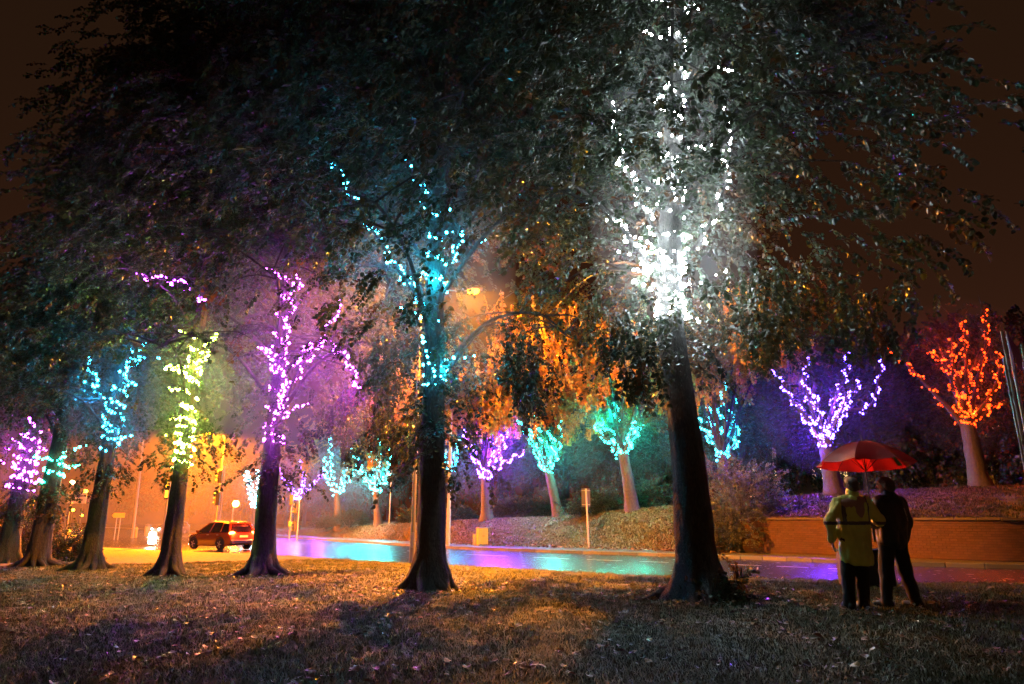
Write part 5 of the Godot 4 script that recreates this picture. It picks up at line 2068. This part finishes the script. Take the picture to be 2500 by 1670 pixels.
	light_string("cyan string of lights up the second big tree", Vector3(-1.63, 0, -14.62), [
		[[Vector3(-.02, 4.05, 0), Vector3(-.03, 4.6, 0), Vector3(-.05, 5.5, 0)], .25, 30, 5.0],
		[[Vector3(-.06, 6.2, 0), Vector3(-.08, 7.2, 0), Vector3(-.1, 8.3, 0)], .22, 34, 4.0],
		[[Vector3(-.05, 5.6, 0), Vector3(-.6, 6.3, .1), Vector3(-1.1, 7.0, .1), Vector3(-1.9, 8.3, .2), Vector3(-2.5, 9.3, .2)], .09, 34, 6.0],
		[[Vector3(-.05, 6.0, 0), Vector3(.3, 7.0, .1), Vector3(.55, 7.6, .1)], .09, 16, 3.0],
		[[Vector3(-.1, 7.6, 0), Vector3(-.4, 8.6, .1), Vector3(-.8, 9.3, .2)], .08, 12, 3.0]], "cyan", Color(.045, .62, 1.0), 42.0, .030, 7, 5.5, 32, "strings of lights in the big trees", Color(.005, .55, .85))

	lime_tree("third big tree, plain dark trunk with magenta lights above", {at = Vector3(-6.63, -.1, -19.43), path = up.call(14.5, .0), r = .28, flare = 1.2, R = 5.0, top = 18.0, low_front = 7.2, low_back = 5.0, seed = 13, thin = 2.6, thin_top = 9.5, tufts = 110, tuft_out = 1.4, tuft_from = 4.0, tuft_to = 8.0, autumn = .18, count = 5200,
		strands = [[Vector3(1.9, 5.6, -1.0), 2.2, 1.6, 130], [Vector3(3.2, 5.2, -2.0), 1.9, 1.2, 100]],
		limbs = [[Vector3(0, 4.0, 0), Vector3(.7, 5.6, .3), Vector3(1.1, 6.2, .3), Vector3(1.8, 7.5, .4)], [Vector3(0, 5.4, 0), Vector3(1.2, 6.3, .3), Vector3(2.0, 5.8, .5), Vector3(2.45, 4.9, .6)], [Vector3(0, 5.8, 0), Vector3(-1.6, 7.2, .2), Vector3(-3.0, 8.1, .3), Vector3(-4.3, 8.3, .3)], [Vector3(0, 5.2, 0), Vector3(.2, 6.6, .3), Vector3(.5, 8.3, .4)]]})
	light_string("magenta string of lights spread over the third big tree", Vector3(-6.63, -.1, -19.43), [
		[[Vector3(0, 3.45, 0), Vector3(0, 3.9, 0)], .27, 20, 2.0],
		[[Vector3(0, 3.9, 0), Vector3(0, 6.0, 0), Vector3(0, 8.3, 0)], .24, 56, 8.0],
		[[Vector3(0, 4.0, 0), Vector3(.7, 5.6, .3), Vector3(1.1, 6.2, .3), Vector3(1.8, 7.5, .4)], .12, 34, 5.0],
		[[Vector3(0, 5.4, 0), Vector3(1.2, 6.3, .3), Vector3(2.0, 5.8, .5), Vector3(2.45, 4.9, .6)], .10, 40, 5.0],
		[[Vector3(0, 5.2, 0), Vector3(.2, 6.6, .3), Vector3(.5, 8.3, .4)], .12, 30, 5.0],
		[[Vector3(-2.2, 7.6, .2), Vector3(-3.0, 8.1, .3), Vector3(-4.3, 8.3, .3)], .10, 26, 4.0]], "magenta", Color(.55, .07, 1.0), 40.0, .036, 9, 5.5, 33, "strings of lights in the big trees", Color(.55, .03, .95))

	lime_tree("fourth big tree, slim leaning trunk with yellow-green lights above", {at = Vector3(-9.59, -.15, -20.45), path = up.call(13.5, .12), r = .235, flare = 1.1, R = 4.5, top = 20.0, round = .34, back = .9, low_front = 7.2, low_back = 5.2, seed = 14, thin = 2.2, thin_top = 8.5, thin_share = .8, tufts = 80, tuft_out = .6, tuft_from = 4.3, tuft_to = 7.2, autumn = .1, count = 5000})
	light_string("yellow-green string of lights up the fourth big tree", Vector3(-9.59, -.15, -20.45), [
		[[Vector3(.05, 2.95, 0), Vector3(.06, 4.4, 0), Vector3(.08, 6.9, 0)], .24, 84, 12.0],
		[[Vector3(.06, 5.4, 0), Vector3(.4, 6.0, .3), Vector3(.7, 6.9, .3)], .1, 18, 3.0]], "lime", Color(.62, 1.0, .12), 32.0, .041, 6, 8.0, 34, "strings of lights in the big trees", Color(.6, 1.0, .10))

	lime_tree("fifth big tree, thick trunk with blue-cyan lights, beside the yellow-green one", {at = Vector3(-14.07, -.25, -24.39), path = up.call(13.5, .2), r = .29, flare = 1.1, R = 3.7, top = 19.5, round = .34, back = 1.0, low_front = 6.4, low_back = 5.0, seed = 15, thin = 2.0, thin_top = 8.0, tufts = 90, tuft_out = .6, tuft_from = 4.0, tuft_to = 7.5, autumn = .15, count = 4200,
		limbs = [[Vector3(0, 4.8, 0), Vector3(-.5, 6.2, .3), Vector3(-1.0, 7.2, .3)], [Vector3(0, 5.2, 0), Vector3(.6, 6.6, .3), Vector3(1.1, 7.8, .3)]]})
	light_string("blue-cyan string of lights up the fifth big tree", Vector3(-14.07, -.25, -24.39), [
		[[Vector3(.1, 3.9, 0), Vector3(.15, 5.6, 0), Vector3(.2, 7.6, 0)], .26, 54, 8.0],
		[[Vector3(0, 4.8, 0), Vector3(-.5, 6.2, .3), Vector3(-1.0, 7.2, .3)], .1, 16, 3.0], [[Vector3(0, 5.2, 0), Vector3(.6, 6.6, .3), Vector3(1.1, 7.8, .3)], .1, 16, 3.0]], "azure", Color(.03, .55, 1.0), 34.0, .044, 5, 6.5, 35, "strings of lights in the big trees", Color(.003, .40, .95))

	lime_tree("sixth big tree, leaning orange-lit trunk with a patch of teal lights at its fork", {at = Vector3(-17.98, -.35, -27.69), path = up.call(12.5, .25), r = .36, flare = .9, R = 4.6, top = 12.8, round = .36, low_front = 5.2, low_back = 4.2, seed = 16, thin = 0.0, thin_top = 0.0, tufts = 60, tuft_from = 2.8, tuft_to = 4.6, autumn = .15, count = 3600})
	light_string("teal string of lights round the fork of the sixth big tree", Vector3(-17.98, -.35, -27.69), [[[Vector3(.05, 3.1, 0), Vector3(.1, 4.4, 0)], .36, 36, 3.0]], "teal", Color(.03, .9, .55), 34.0, .044, 2, 6.0, 36, "strings of lights in the big trees", Color(.005, .85, .5))

	lime_tree("leftmost big tree, leaning trunk at the frame edge with violet-pink lights", {at = Vector3(-21.37, -.4, -30.89), path = up.call(12.0, .35), r = .36, flare = .8, R = 4.4, top = 11.8, low_front = 5.4, low_back = 4.2, seed = 17, thin = 1.6, thin_top = 6.5, tufts = 60, tuft_from = 2.9, tuft_to = 5.0, autumn = .15, count = 3200})
	light_string("violet-pink string of lights up the leftmost big tree", Vector3(-21.37, -.4, -30.89), [[[Vector3(.08, 3.0, 0), Vector3(.15, 4.2, 0), Vector3(.2, 5.6, 0)], .5, 64, 6.0]], "magenta2", Color(.55, .07, 1.0), 38.0, .048, 3, 9.0, 37, "strings of lights in the big trees", Color(.5, .03, .95))

	# leafy shoots round the foot of the nearest tree
	shrub(Vector3(3.36, .08, -11.66), Vector3(.4, .18, .3), "leafy shoots sprouting at the foot of the white lit tree", 61, false, 26, "shoots at the foot of the nearest tree", .35)
	shrub(Vector3(3.72, .08, -12.1), Vector3(.2, .6, .2), "thin upright shoots right of the white lit tree's foot", 62, false, 10, "shoots at the foot of the nearest tree", .6)

	# pollarded trees with lights on the bank
	var far := far_trees()
	var looks := {
		"bt_cyan_white": ["bank tree half hidden behind the magenta lit trunk, pale cyan lights", "pale cyan string of lights just left of the third big trunk", Color(.22, .8, 1.0), .40, .11, 100, Color(.05, .6, 1.0), 62.4, 11.4],
		"bt_violet_small": ["small bank tree with low violet lights right of the third big trunk", "low violet-white string of lights right of the third big trunk", Color(.22, .08, 1.0), .36, .10, 100, Color(.28, .03, 1.0), 67.6, 13.3],
		"bt_cyan_a": ["left one of two neighbouring bank trees with cyan lights", "cyan string of lights in the left of the two neighbouring bank trees", Color(.05, .75, .9), .40, .085, 110, Color(.005, .6, .9), 67.6, 13.3],
		"bt_cyan_b": ["right one of two neighbouring bank trees with cyan lights", "cyan string of lights in the right of the two neighbouring bank trees", Color(.05, .85, .85), .40, .085, 120, Color(.005, .7, .75), 67.6, 13.3],
		"bt_cyan_c": ["bank tree mostly hidden behind the second big trunk", "few cyan lights peeping out right of the second big trunk", Color(.03, .65, 1.0), .34, .075, 40, Color(.005, .5, 1.0), 26.0, 13.3],
		"bt_violet_mid": ["bank tree with spreading violet lights above the utility cabinet", "violet string of lights above the utility cabinet", Color(.22, .07, 1.0), .38, .072, 190, Color(.24, .02, 1.0), 72.8, 17.1],
		"bt_teal_a": ["bank tree leaning left with teal lights, right of the violet one above the cabinet", "teal string of lights in the left-leaning bank tree", Color(.03, .9, .7), .34, .066, 150, Color(.005, .75, .6), 62.4, 13.3],
		"bt_teal_b": ["bank tree with forked teal lights just left of the nearest big trunk", "teal string of lights in the forked bank tree left of the nearest big trunk", Color(.03, .9, .7), .38, .06, 110, Color(.003, .75, .55), 52.0, 13.3],
		"bt_cyan_d": ["bank tree with bright cyan lights just right of the nearest big trunk", "bright cyan string of lights just right of the nearest big trunk", Color(.03, .65, 1.0), .34, .058, 120, Color(.003, .45, 1.0), 67.6, 15.2],
		"bt_violet_big": ["bank tree behind the umbrella with bare limbs outlined in blue-violet lights", "blue-violet string of lights on the bare limbs behind the umbrella", Color(.13, .065, 1.0), .42, .052, 210, Color(.12, .015, 1.0), 44.0, 17.1],
		"bt_red": ["bank tree at the right edge with limbs outlined in red-orange lights", "red-orange string of lights in the tree at the right edge", Color(1.0, .05, .003), .40, .05, 250, Color(1.0, .045, .003), 18.0, 5.0],
	}
	var no := 200
	for key in looks:
		var l: Array = looks[key]
		var base: Vector3 = far[key][0]
		var limbs: Array = far[key][1]
		bank_tree(l[0], base, limbs, l[3] * .84, no, .15 if key in ["bt_violet_big", "bt_red"] else .8, {"bt_cyan_a": 4, "bt_cyan_b": 4, "bt_violet_mid": 11, "bt_teal_a": 11, "bt_teal_b": 11, "bt_cyan_d": 9}.get(key, 0))
		var lines := []
		var total := 0.0
		for m in limbs:
			total += (m as Array).size()
		for m in limbs:
			var ln := 0.0
			for j in (m as Array).size() - 1:
				ln += (m[j + 1] - m[j]).length()
			lines.append([m, l[3] * .4, maxi(4, int(l[5] * 1.15 / limbs.size())), ln * 1.3])
		var fork := Vector3.ZERO
		for m in limbs:
			fork += m[0]
		fork /= limbs.size()
		lines.append([[fork - Vector3(0, .25, 0), fork + Vector3(0, .7, 0)], l[3] * .75, int(l[5] * .14), 2.0])
		var power: float = l[7]
		light_string(l[1], base, lines, key, l[2], l[8] * 1.6, l[4] * .8, 3, power, no + 50, "strings of lights in the bank trees", l[6])
		no += 1

	# dark trees behind
	var dark := "dark leafy tree in the unlit mass behind the lit trees"
	var spots := [[-62, -150, 13, 6], [-48, -128, 12, 6], [-37, -118, 13, 6], [-30, -104, 12, 5.5], [-22, -96, 13, 6], [-14, -82, 13, 6], [-6, -76, 14, 6], [-1, -62, 12, 5], [5, -66, 14, 6], [9, -56, 12, 5], [13, -60, 13, 6], [15, -46, 11, 4.6], [19, -52, 13, 6], [21, -42, 11, 4.5], [26, -47, 13, 6], [27, -38, 11, 4.8], [32, -42, 13, 6], [34, -34, 12, 5], [40, -38, 14, 6.5], [-78, -170, 13, 6], [-100, -190, 13, 7], [24, -62, 14, 6], [36, -60, 14, 7]]
	for k in spots.size():
		var s: Array = spots[k]
		back_tree(Vector3(s[0], .8 if s[0] > -10 else -.2, s[1]), s[2], s[3], 300 + k, "background_tree", dark, "dark trees in the unlit mass", 850)
	# leafy undergrowth left, behind the leaning trunks
	shrub(Vector3(-23.3, -.38, -33.8), Vector3(3.6, 3.0, 3.0), "wild dark bush between the two leftmost leaning trunks", 71, false, 1100, "bushes behind the leftmost trunks", .3)
	shrub(Vector3(-27.3, -.42, -36.5), Vector3(4.5, 3.6, 3.0), "tall dark bush at the left frame edge behind the leftmost trunk", 72, false, 900, "bushes behind the leftmost trunks", .3)
	shrub(Vector3(-19.2, -.37, -31.8), Vector3(2.0, 1.5, 1.6), "low ragged bush right of the sixth big trunk's foot", 73, false, 420, "bushes behind the leftmost trunks", .3)
	# shrubs on the bank top
	shrub(Vector3(.35, 1.42, -46.0), Vector3(3.6, 1.35, 2.2), "wide clipped dome of a bush right of the violet lit tree's trunk", 81, true, 1500)
	shrub(Vector3(2.35, 1.5, -46.5), Vector3(1.3, 2.0, 1.3), "upright pointed bush between the clipped dome and the leaning tree", 82, false, 420)
	shrub(Vector3(-4.0, 1.2, -48.5), Vector3(3.4, 1.2, 2.0), "low spreading bush left of the violet lit tree", 83, true, 900)
	shrub(Vector3(5.0, 1.78, -38.2), Vector3(1.5, 1.25, 1.2), "small grey-green bush left of the forked tree's trunk", 84, false, 420)
	shrub(Vector3(7.6, 1.98, -38.0), Vector3(2.3, 1.4, 1.6), "rounded green bush right of the forked tree's trunk", 85, false, 700)
	shrub(Vector3(-14.4, .85, -64.0), Vector3(3.4, 1.5, 2.2), "pale bushes between the two neighbouring cyan lit trees", 86, true, 900)
	shrub(Vector3(-7.6, 1.05, -57.0), Vector3(3.0, 1.3, 2.0), "dark bush right of the neighbouring cyan lit trees", 87, false, 700)
	shrub(Vector3(-18.0, .7, -70.0), Vector3(2.6, 1.2, 1.6), "low bush left of the neighbouring cyan lit trees", 88, false, 500)
	shrub(Vector3(4.2, 1.7, -39.5), Vector3(3.0, .8, 1.6), "low dark ground bush under the leaning teal lit tree", 89, false, 420)
	pale = 1.0
	shrub(Vector3(9.4, .45, -29.3), Vector3(4.2, 3.3, 2.8), "large loose silvery bush spilling round the left end of the brick wall", 90, false, 2300, "bush at the end of the wall", .15)
	pale = 0.0

	build_street()
	# the car waiting at the junction with its brake lights on
	var paint := mat(.18, .035, .01, .2)
	paint.clearcoat_enabled = true
	paint.clearcoat = 1.0
	paint.clearcoat_roughness = .06
	build_car("dark car on the wet road with glowing brake lights, seen from behind", Vector3(-16.85, -.27, -42.0), -.62, paint).scale = Vector3(1, .94, 1)
	oncoming_car("distant car with white headlights facing the camera across the junction", Vector3(-42.5, -.35, -90), 1.1)
	far_house("house with many small lit windows between the violet tree and the bushes", Vector3(33, 2.0, -83), -.3, Vector3(12, 6.0, 8), [[-4.8, 4.4, 3.0], [-2.6, 4.4, 2.0], [-.4, 4.4, 0.0], [2.2, 4.4, 4.0], [4.6, 4.4, 1.6], [-4.6, 1.6, 3.0], [-2.4, 1.6, 0.0], [2.4, 1.6, 2.6], [4.6, 1.6, 4.0]])
	far_house("house with one lit window to the right of the umbrella", Vector3(49, 2.0, -80), -.45, Vector3(10, 6.0, 8), [[-3.4, 4.3, 1.6], [0, 4.3, 0.0], [3.4, 4.3, 0.0], [-3.2, 1.6, 3.0], [3.2, 1.6, 0.0]])
	# lit sign behind the red tree
	var t := thing("lit_sign", "bright whitish rectangular sign glowing behind the red-orange lit tree", "sign", Vector3(38.0, 2.0, -55.4), -.3)
	var g := Geo.new()
	for s in [-.4, .4]:
		g = Geo.new()
		g.tube([Vector3(s, -.4, -.04), Vector3(s, 6.2, -.04)], [.05, .05], 8)
		part("post", g.mesh(M.painted_steel), t)
	g = Geo.new()
	g.box(Vector3(0, 6.55, 0), Vector3(1.15, .72, .12), Basis.IDENTITY, .02)
	part("lamp_panel", g.mesh(glow(Color(1, .86, .55), 3.0)), t)
	for q in [[-.3, .06, .26], [-.1, -.05, .2], [.16, .04, .24], [.36, -.04, .18]]:
		g = Geo.new()
		g.box(Vector3(q[0], 6.55 + q[1], .064), Vector3(.05, q[2], .008))
		part("lettering", g.mesh(mat(.25, .16, .06, .6)), t)

	build_people()
	build_grass()
	# drizzle hanging in the air round the lights
	mist(Vector3(-40, 5, -64), Vector3(58, 24, 66), .0026)
	for key in far:
		var mid := Vector3.ZERO
		for m in far[key][1]:
			mid += m[(m as Array).size() / 2]
		mid /= (far[key][1] as Array).size()
		mist((far[key][0] as Vector3) + mid, Vector3(6.6, 6.6, 5.0), .004 if key in ["bt_red", "bt_cyan_a", "bt_cyan_b", "bt_violet_small", "bt_cyan_white"] else .0065)

	mist(Vector3(-1.4, 8.6, -23.6), Vector3(6, 5, 6), .0012)
	for q in [[Vector3(2.95, 6.8, -12.0), Vector3(3.0, 8.0, 3.0), .032], [Vector3(-1.9, 6.6, -14.5), Vector3(4.0, 7.0, 3.4), .030], [Vector3(-6.0, 6.2, -19.2), Vector3(5.4, 7.5, 4.2), .030], [Vector3(-9.5, 5.0, -20.3), Vector3(2.4, 5.0, 2.4), .03], [Vector3(-13.9, 5.6, -24.2), Vector3(3.2, 5.5, 3.0), .018], [Vector3(-21.2, 4.0, -30.7), Vector3(3.0, 4.2, 3.0), .018]]:
		mist(q[0], q[1], q[2])

func mist(at: Vector3, size: Vector3, density: float) -> void:
	var f := FogVolume.new()
	f.name = nm("mist", self)
	f.shape = RenderingServer.FOG_VOLUME_SHAPE_ELLIPSOID
	f.size = size
	f.position = at
	var m := FogMaterial.new()
	m.density = density
	m.albedo = Color(.95, .95, .95)
	f.material = m
	tag(f, "drizzle hanging in the air round the lights", "mist", "drizzle round the lights", "stuff")
	add_child(f, true)

func far_trees() -> Dictionary:
	return {
		"bt_cyan_white": [Vector3(-35.93,-0.29,-100.00), [[Vector3(-0.22,3.64,0.00),Vector3(-1.36,6.03,-0.83),Vector3(-2.36,8.14,-1.65)], [Vector3(-0.10,3.64,0.00),Vector3(-0.62,6.63,0.14),Vector3(-1.40,8.44,0.28)], [Vector3(0.03,3.64,0.00),Vector3(0.12,6.63,-0.41),Vector3(-0.38,8.74,-0.82)], [Vector3(0.15,3.64,0.00),Vector3(0.79,6.03,0.33),Vector3(3.09,7.83,0.65)]]],
		"bt_violet_small": [Vector3(-25.34,0.30,-85.00), [[Vector3(-0.29,3.75,0.00),Vector3(-1.45,5.28,0.34),Vector3(-2.49,7.08,0.67)], [Vector3(-0.19,3.75,0.00),Vector3(0.09,5.54,-1.16),Vector3(-0.75,8.38,-2.33)], [Vector3(-0.08,3.75,0.00),Vector3(1.16,5.28,-1.30),Vector3(2.31,7.44,-2.61)], [Vector3(-0.19,3.75,0.00),Vector3(0.65,5.03,0.90),Vector3(0.98,6.31,1.81)], [Vector3(-0.28,3.65,0.00),Vector3(-0.99,4.67,-0.64),Vector3(-1.75,5.79,-1.29)]]],
		"bt_cyan_a": [Vector3(-16.39,0.70,-68.00), [[Vector3(-0.40,3.21,0.00),Vector3(-1.55,4.85,-0.57),Vector3(-2.10,6.71,-1.14)], [Vector3(-0.32,3.21,0.00),Vector3(-0.62,5.26,1.06),Vector3(-0.72,8.18,2.12)], [Vector3(-0.24,3.21,0.00),Vector3(0.30,5.26,-0.06),Vector3(0.78,7.97,-0.13)], [Vector3(-0.32,3.21,0.00),Vector3(-1.12,4.64,0.72),Vector3(-1.24,6.50,1.44)], [Vector3(-0.15,3.13,0.00),Vector3(0.77,4.43,-0.05),Vector3(1.34,5.46,-0.10)]]],
		"bt_cyan_b": [Vector3(-11.10,0.94,-60.00), [[Vector3(-0.43,2.84,0.00),Vector3(-1.60,4.29,0.26),Vector3(-2.13,5.75,0.53)], [Vector3(-0.35,2.84,0.00),Vector3(-0.96,4.65,-0.66),Vector3(-1.30,7.05,-1.32)], [Vector3(-0.28,2.84,0.00),Vector3(-0.23,4.84,0.25),Vector3(-0.20,7.42,0.51)], [Vector3(-0.21,2.84,0.00),Vector3(0.71,4.47,0.70),Vector3(0.89,6.31,1.39)], [Vector3(-0.28,2.84,0.00),Vector3(0.45,3.74,0.04),Vector3(0.67,4.65,0.09)], [Vector3(-0.35,2.73,0.00),Vector3(-1.02,3.74,0.46),Vector3(-1.56,4.84,0.91)]]],
		"bt_cyan_c": [Vector3(-4.11,1.15,-50.00), [[Vector3(-0.14,3.73,0.00),Vector3(0.11,4.80,0.27),Vector3(0.31,5.72,0.54)], [Vector3(-0.14,3.73,0.00),Vector3(0.09,4.49,-0.69),Vector3(0.19,5.35,-1.37)], [Vector3(-0.20,3.58,0.00),Vector3(-0.66,4.49,0.41),Vector3(-0.94,6.03,0.81)]]],
		"bt_violet_mid": [Vector3(-1.49,1.42,-44.00), [[Vector3(-0.30,2.63,0.00),Vector3(-1.13,4.24,0.13),Vector3(-1.59,5.47,0.25)], [Vector3(-0.24,2.63,0.00),Vector3(-0.53,4.51,-0.28),Vector3(-0.42,6.16,-0.55)], [Vector3(-0.16,2.63,0.00),Vector3(0.15,4.51,-0.65),Vector3(0.22,6.72,-1.30)], [Vector3(-0.03,2.76,0.00),Vector3(0.84,3.97,0.51),Vector3(1.24,5.47,1.01)], [Vector3(-0.03,2.68,0.00),Vector3(1.11,3.48,-0.04),Vector3(2.34,4.10,-0.08)], [Vector3(-0.30,2.63,0.00),Vector3(-0.85,3.83,0.30),Vector3(-0.95,5.06,0.61)], [Vector3(-0.13,2.63,0.00),Vector3(0.43,3.70,0.53),Vector3(0.69,5.06,1.05)]]],
		"bt_teal_a": [Vector3(2.80,1.52,-42.00), [[Vector3(-0.83,2.78,0.00),Vector3(-1.65,4.33,0.28),Vector3(-2.38,5.64,0.57)], [Vector3(-0.78,2.78,0.00),Vector3(-1.20,4.72,0.56),Vector3(-1.37,6.04,1.11)], [Vector3(-0.70,2.78,0.00),Vector3(-0.60,4.72,-0.14),Vector3(-0.48,6.04,-0.28)], [Vector3(-0.52,2.86,0.00),Vector3(0.02,4.20,0.40),Vector3(0.05,5.77,0.80)], [Vector3(-0.83,2.71,0.00),Vector3(-1.39,3.94,-0.07),Vector3(-1.72,5.12,-0.15)], [Vector3(-0.63,2.78,0.00),Vector3(-0.30,3.68,0.58),Vector3(-0.49,4.72,1.15)]]],
		"bt_teal_b": [Vector3(6.08,1.83,-36.00), [[Vector3(-0.50,2.82,0.00),Vector3(-1.13,3.37,0.29),Vector3(-1.78,4.04,0.57),Vector3(-1.43,4.49,0.86)], [Vector3(-0.46,2.82,0.00),Vector3(-0.44,3.71,-0.30),Vector3(-0.63,4.84,-0.61),Vector3(-0.49,5.52,-0.91)], [Vector3(-0.32,2.82,0.00),Vector3(0.23,3.71,-0.41),Vector3(0.83,4.49,-0.83)], [Vector3(-0.41,2.82,0.00),Vector3(-0.78,3.71,-0.32),Vector3(-1.32,4.43,-0.64)], [Vector3(-0.37,2.77,0.00),Vector3(-0.07,3.59,0.53),Vector3(0.10,4.27,1.06)]]],
		"bt_cyan_d": [Vector3(10.82,2.25,-36.00), [[Vector3(-0.12,2.29,0.00),Vector3(-0.90,3.62,-0.07),Vector3(-1.39,4.76,-0.14)], [Vector3(-0.10,2.29,0.00),Vector3(-0.18,4.19,0.14),Vector3(0.30,6.03,0.29)], [Vector3(-0.03,2.29,0.00),Vector3(0.46,3.74,-0.23),Vector3(0.98,5.45,-0.45)], [Vector3(-0.10,2.29,0.00),Vector3(-0.56,3.62,0.01),Vector3(-0.58,4.87,0.02)], [Vector3(0.02,2.29,0.00),Vector3(0.75,3.06,-0.13),Vector3(0.79,4.19,-0.26)], [Vector3(-0.10,2.22,0.00),Vector3(0.09,3.29,-0.17),Vector3(0.29,4.42,-0.34)]]],
		"bt_violet_big": [Vector3(13.99,2.49,-31.00), [[Vector3(-0.19,2.07,0.00),Vector3(-0.84,3.20,0.06),Vector3(-1.61,4.32,0.11),Vector3(-2.17,5.48,0.17)], [Vector3(-0.15,2.11,0.00),Vector3(-0.62,3.82,0.05),Vector3(-0.79,5.02,0.11),Vector3(-0.48,6.05,0.16)], [Vector3(-0.09,2.27,0.00),Vector3(0.31,3.92,0.26),Vector3(0.86,5.12,0.53),Vector3(0.92,6.13,0.79)], [Vector3(0.05,2.46,0.00),Vector3(0.79,3.53,0.09),Vector3(1.89,3.72,0.18),Vector3(2.30,4.52,0.27),Vector3(2.71,5.85,0.36)], [Vector3(-0.02,2.36,0.00),Vector3(0.69,3.82,0.42),Vector3(1.37,4.76,0.84)], [Vector3(-0.17,2.23,0.00),Vector3(-0.39,3.43,0.35),Vector3(-0.73,4.32,0.70)], [Vector3(-0.10,2.23,0.00),Vector3(0.37,3.23,0.48),Vector3(0.57,4.02,0.96)], [Vector3(-0.24,2.00,0.00),Vector3(-0.60,2.75,0.17),Vector3(-1.13,3.23,0.33)]]],
		"bt_red": [Vector3(19.07,2.67,-29.00), [[Vector3(-0.34,2.59,0.00),Vector3(-1.15,3.78,-0.15),Vector3(-1.75,4.72,-0.31),Vector3(-2.29,5.48,-0.46),Vector3(-2.83,6.44,-0.62)], [Vector3(-0.28,2.62,0.00),Vector3(-0.60,4.06,0.22),Vector3(-0.99,5.10,0.44),Vector3(-1.67,5.52,0.66)], [Vector3(-0.19,2.68,0.00),Vector3(-0.44,4.25,0.28),Vector3(-0.65,5.29,0.57),Vector3(-0.72,6.06,0.85)], [Vector3(-0.14,2.68,0.00),Vector3(0.01,4.63,0.25),Vector3(0.02,5.96,0.49),Vector3(-0.07,6.83,0.74)], [Vector3(-0.01,2.68,0.00),Vector3(0.61,4.44,0.04),Vector3(1.21,6.06,0.08),Vector3(1.34,7.48,0.13)], [Vector3(0.03,2.62,0.00),Vector3(1.01,3.78,0.13),Vector3(1.47,4.81,0.26),Vector3(1.39,5.58,0.39)], [Vector3(-0.09,2.66,0.00),Vector3(0.22,3.78,-0.26),Vector3(0.70,5.00,-0.53)], [Vector3(-0.21,2.55,0.00),Vector3(-0.37,3.50,0.30),Vector3(-0.64,3.78,0.61)], [Vector3(0.05,2.59,0.00),Vector3(0.79,3.14,0.07),Vector3(1.24,3.41,0.13)], [Vector3(-0.14,2.59,0.00),Vector3(0.15,3.32,-0.20),Vector3(-0.02,3.97,-0.39)]]],
	}
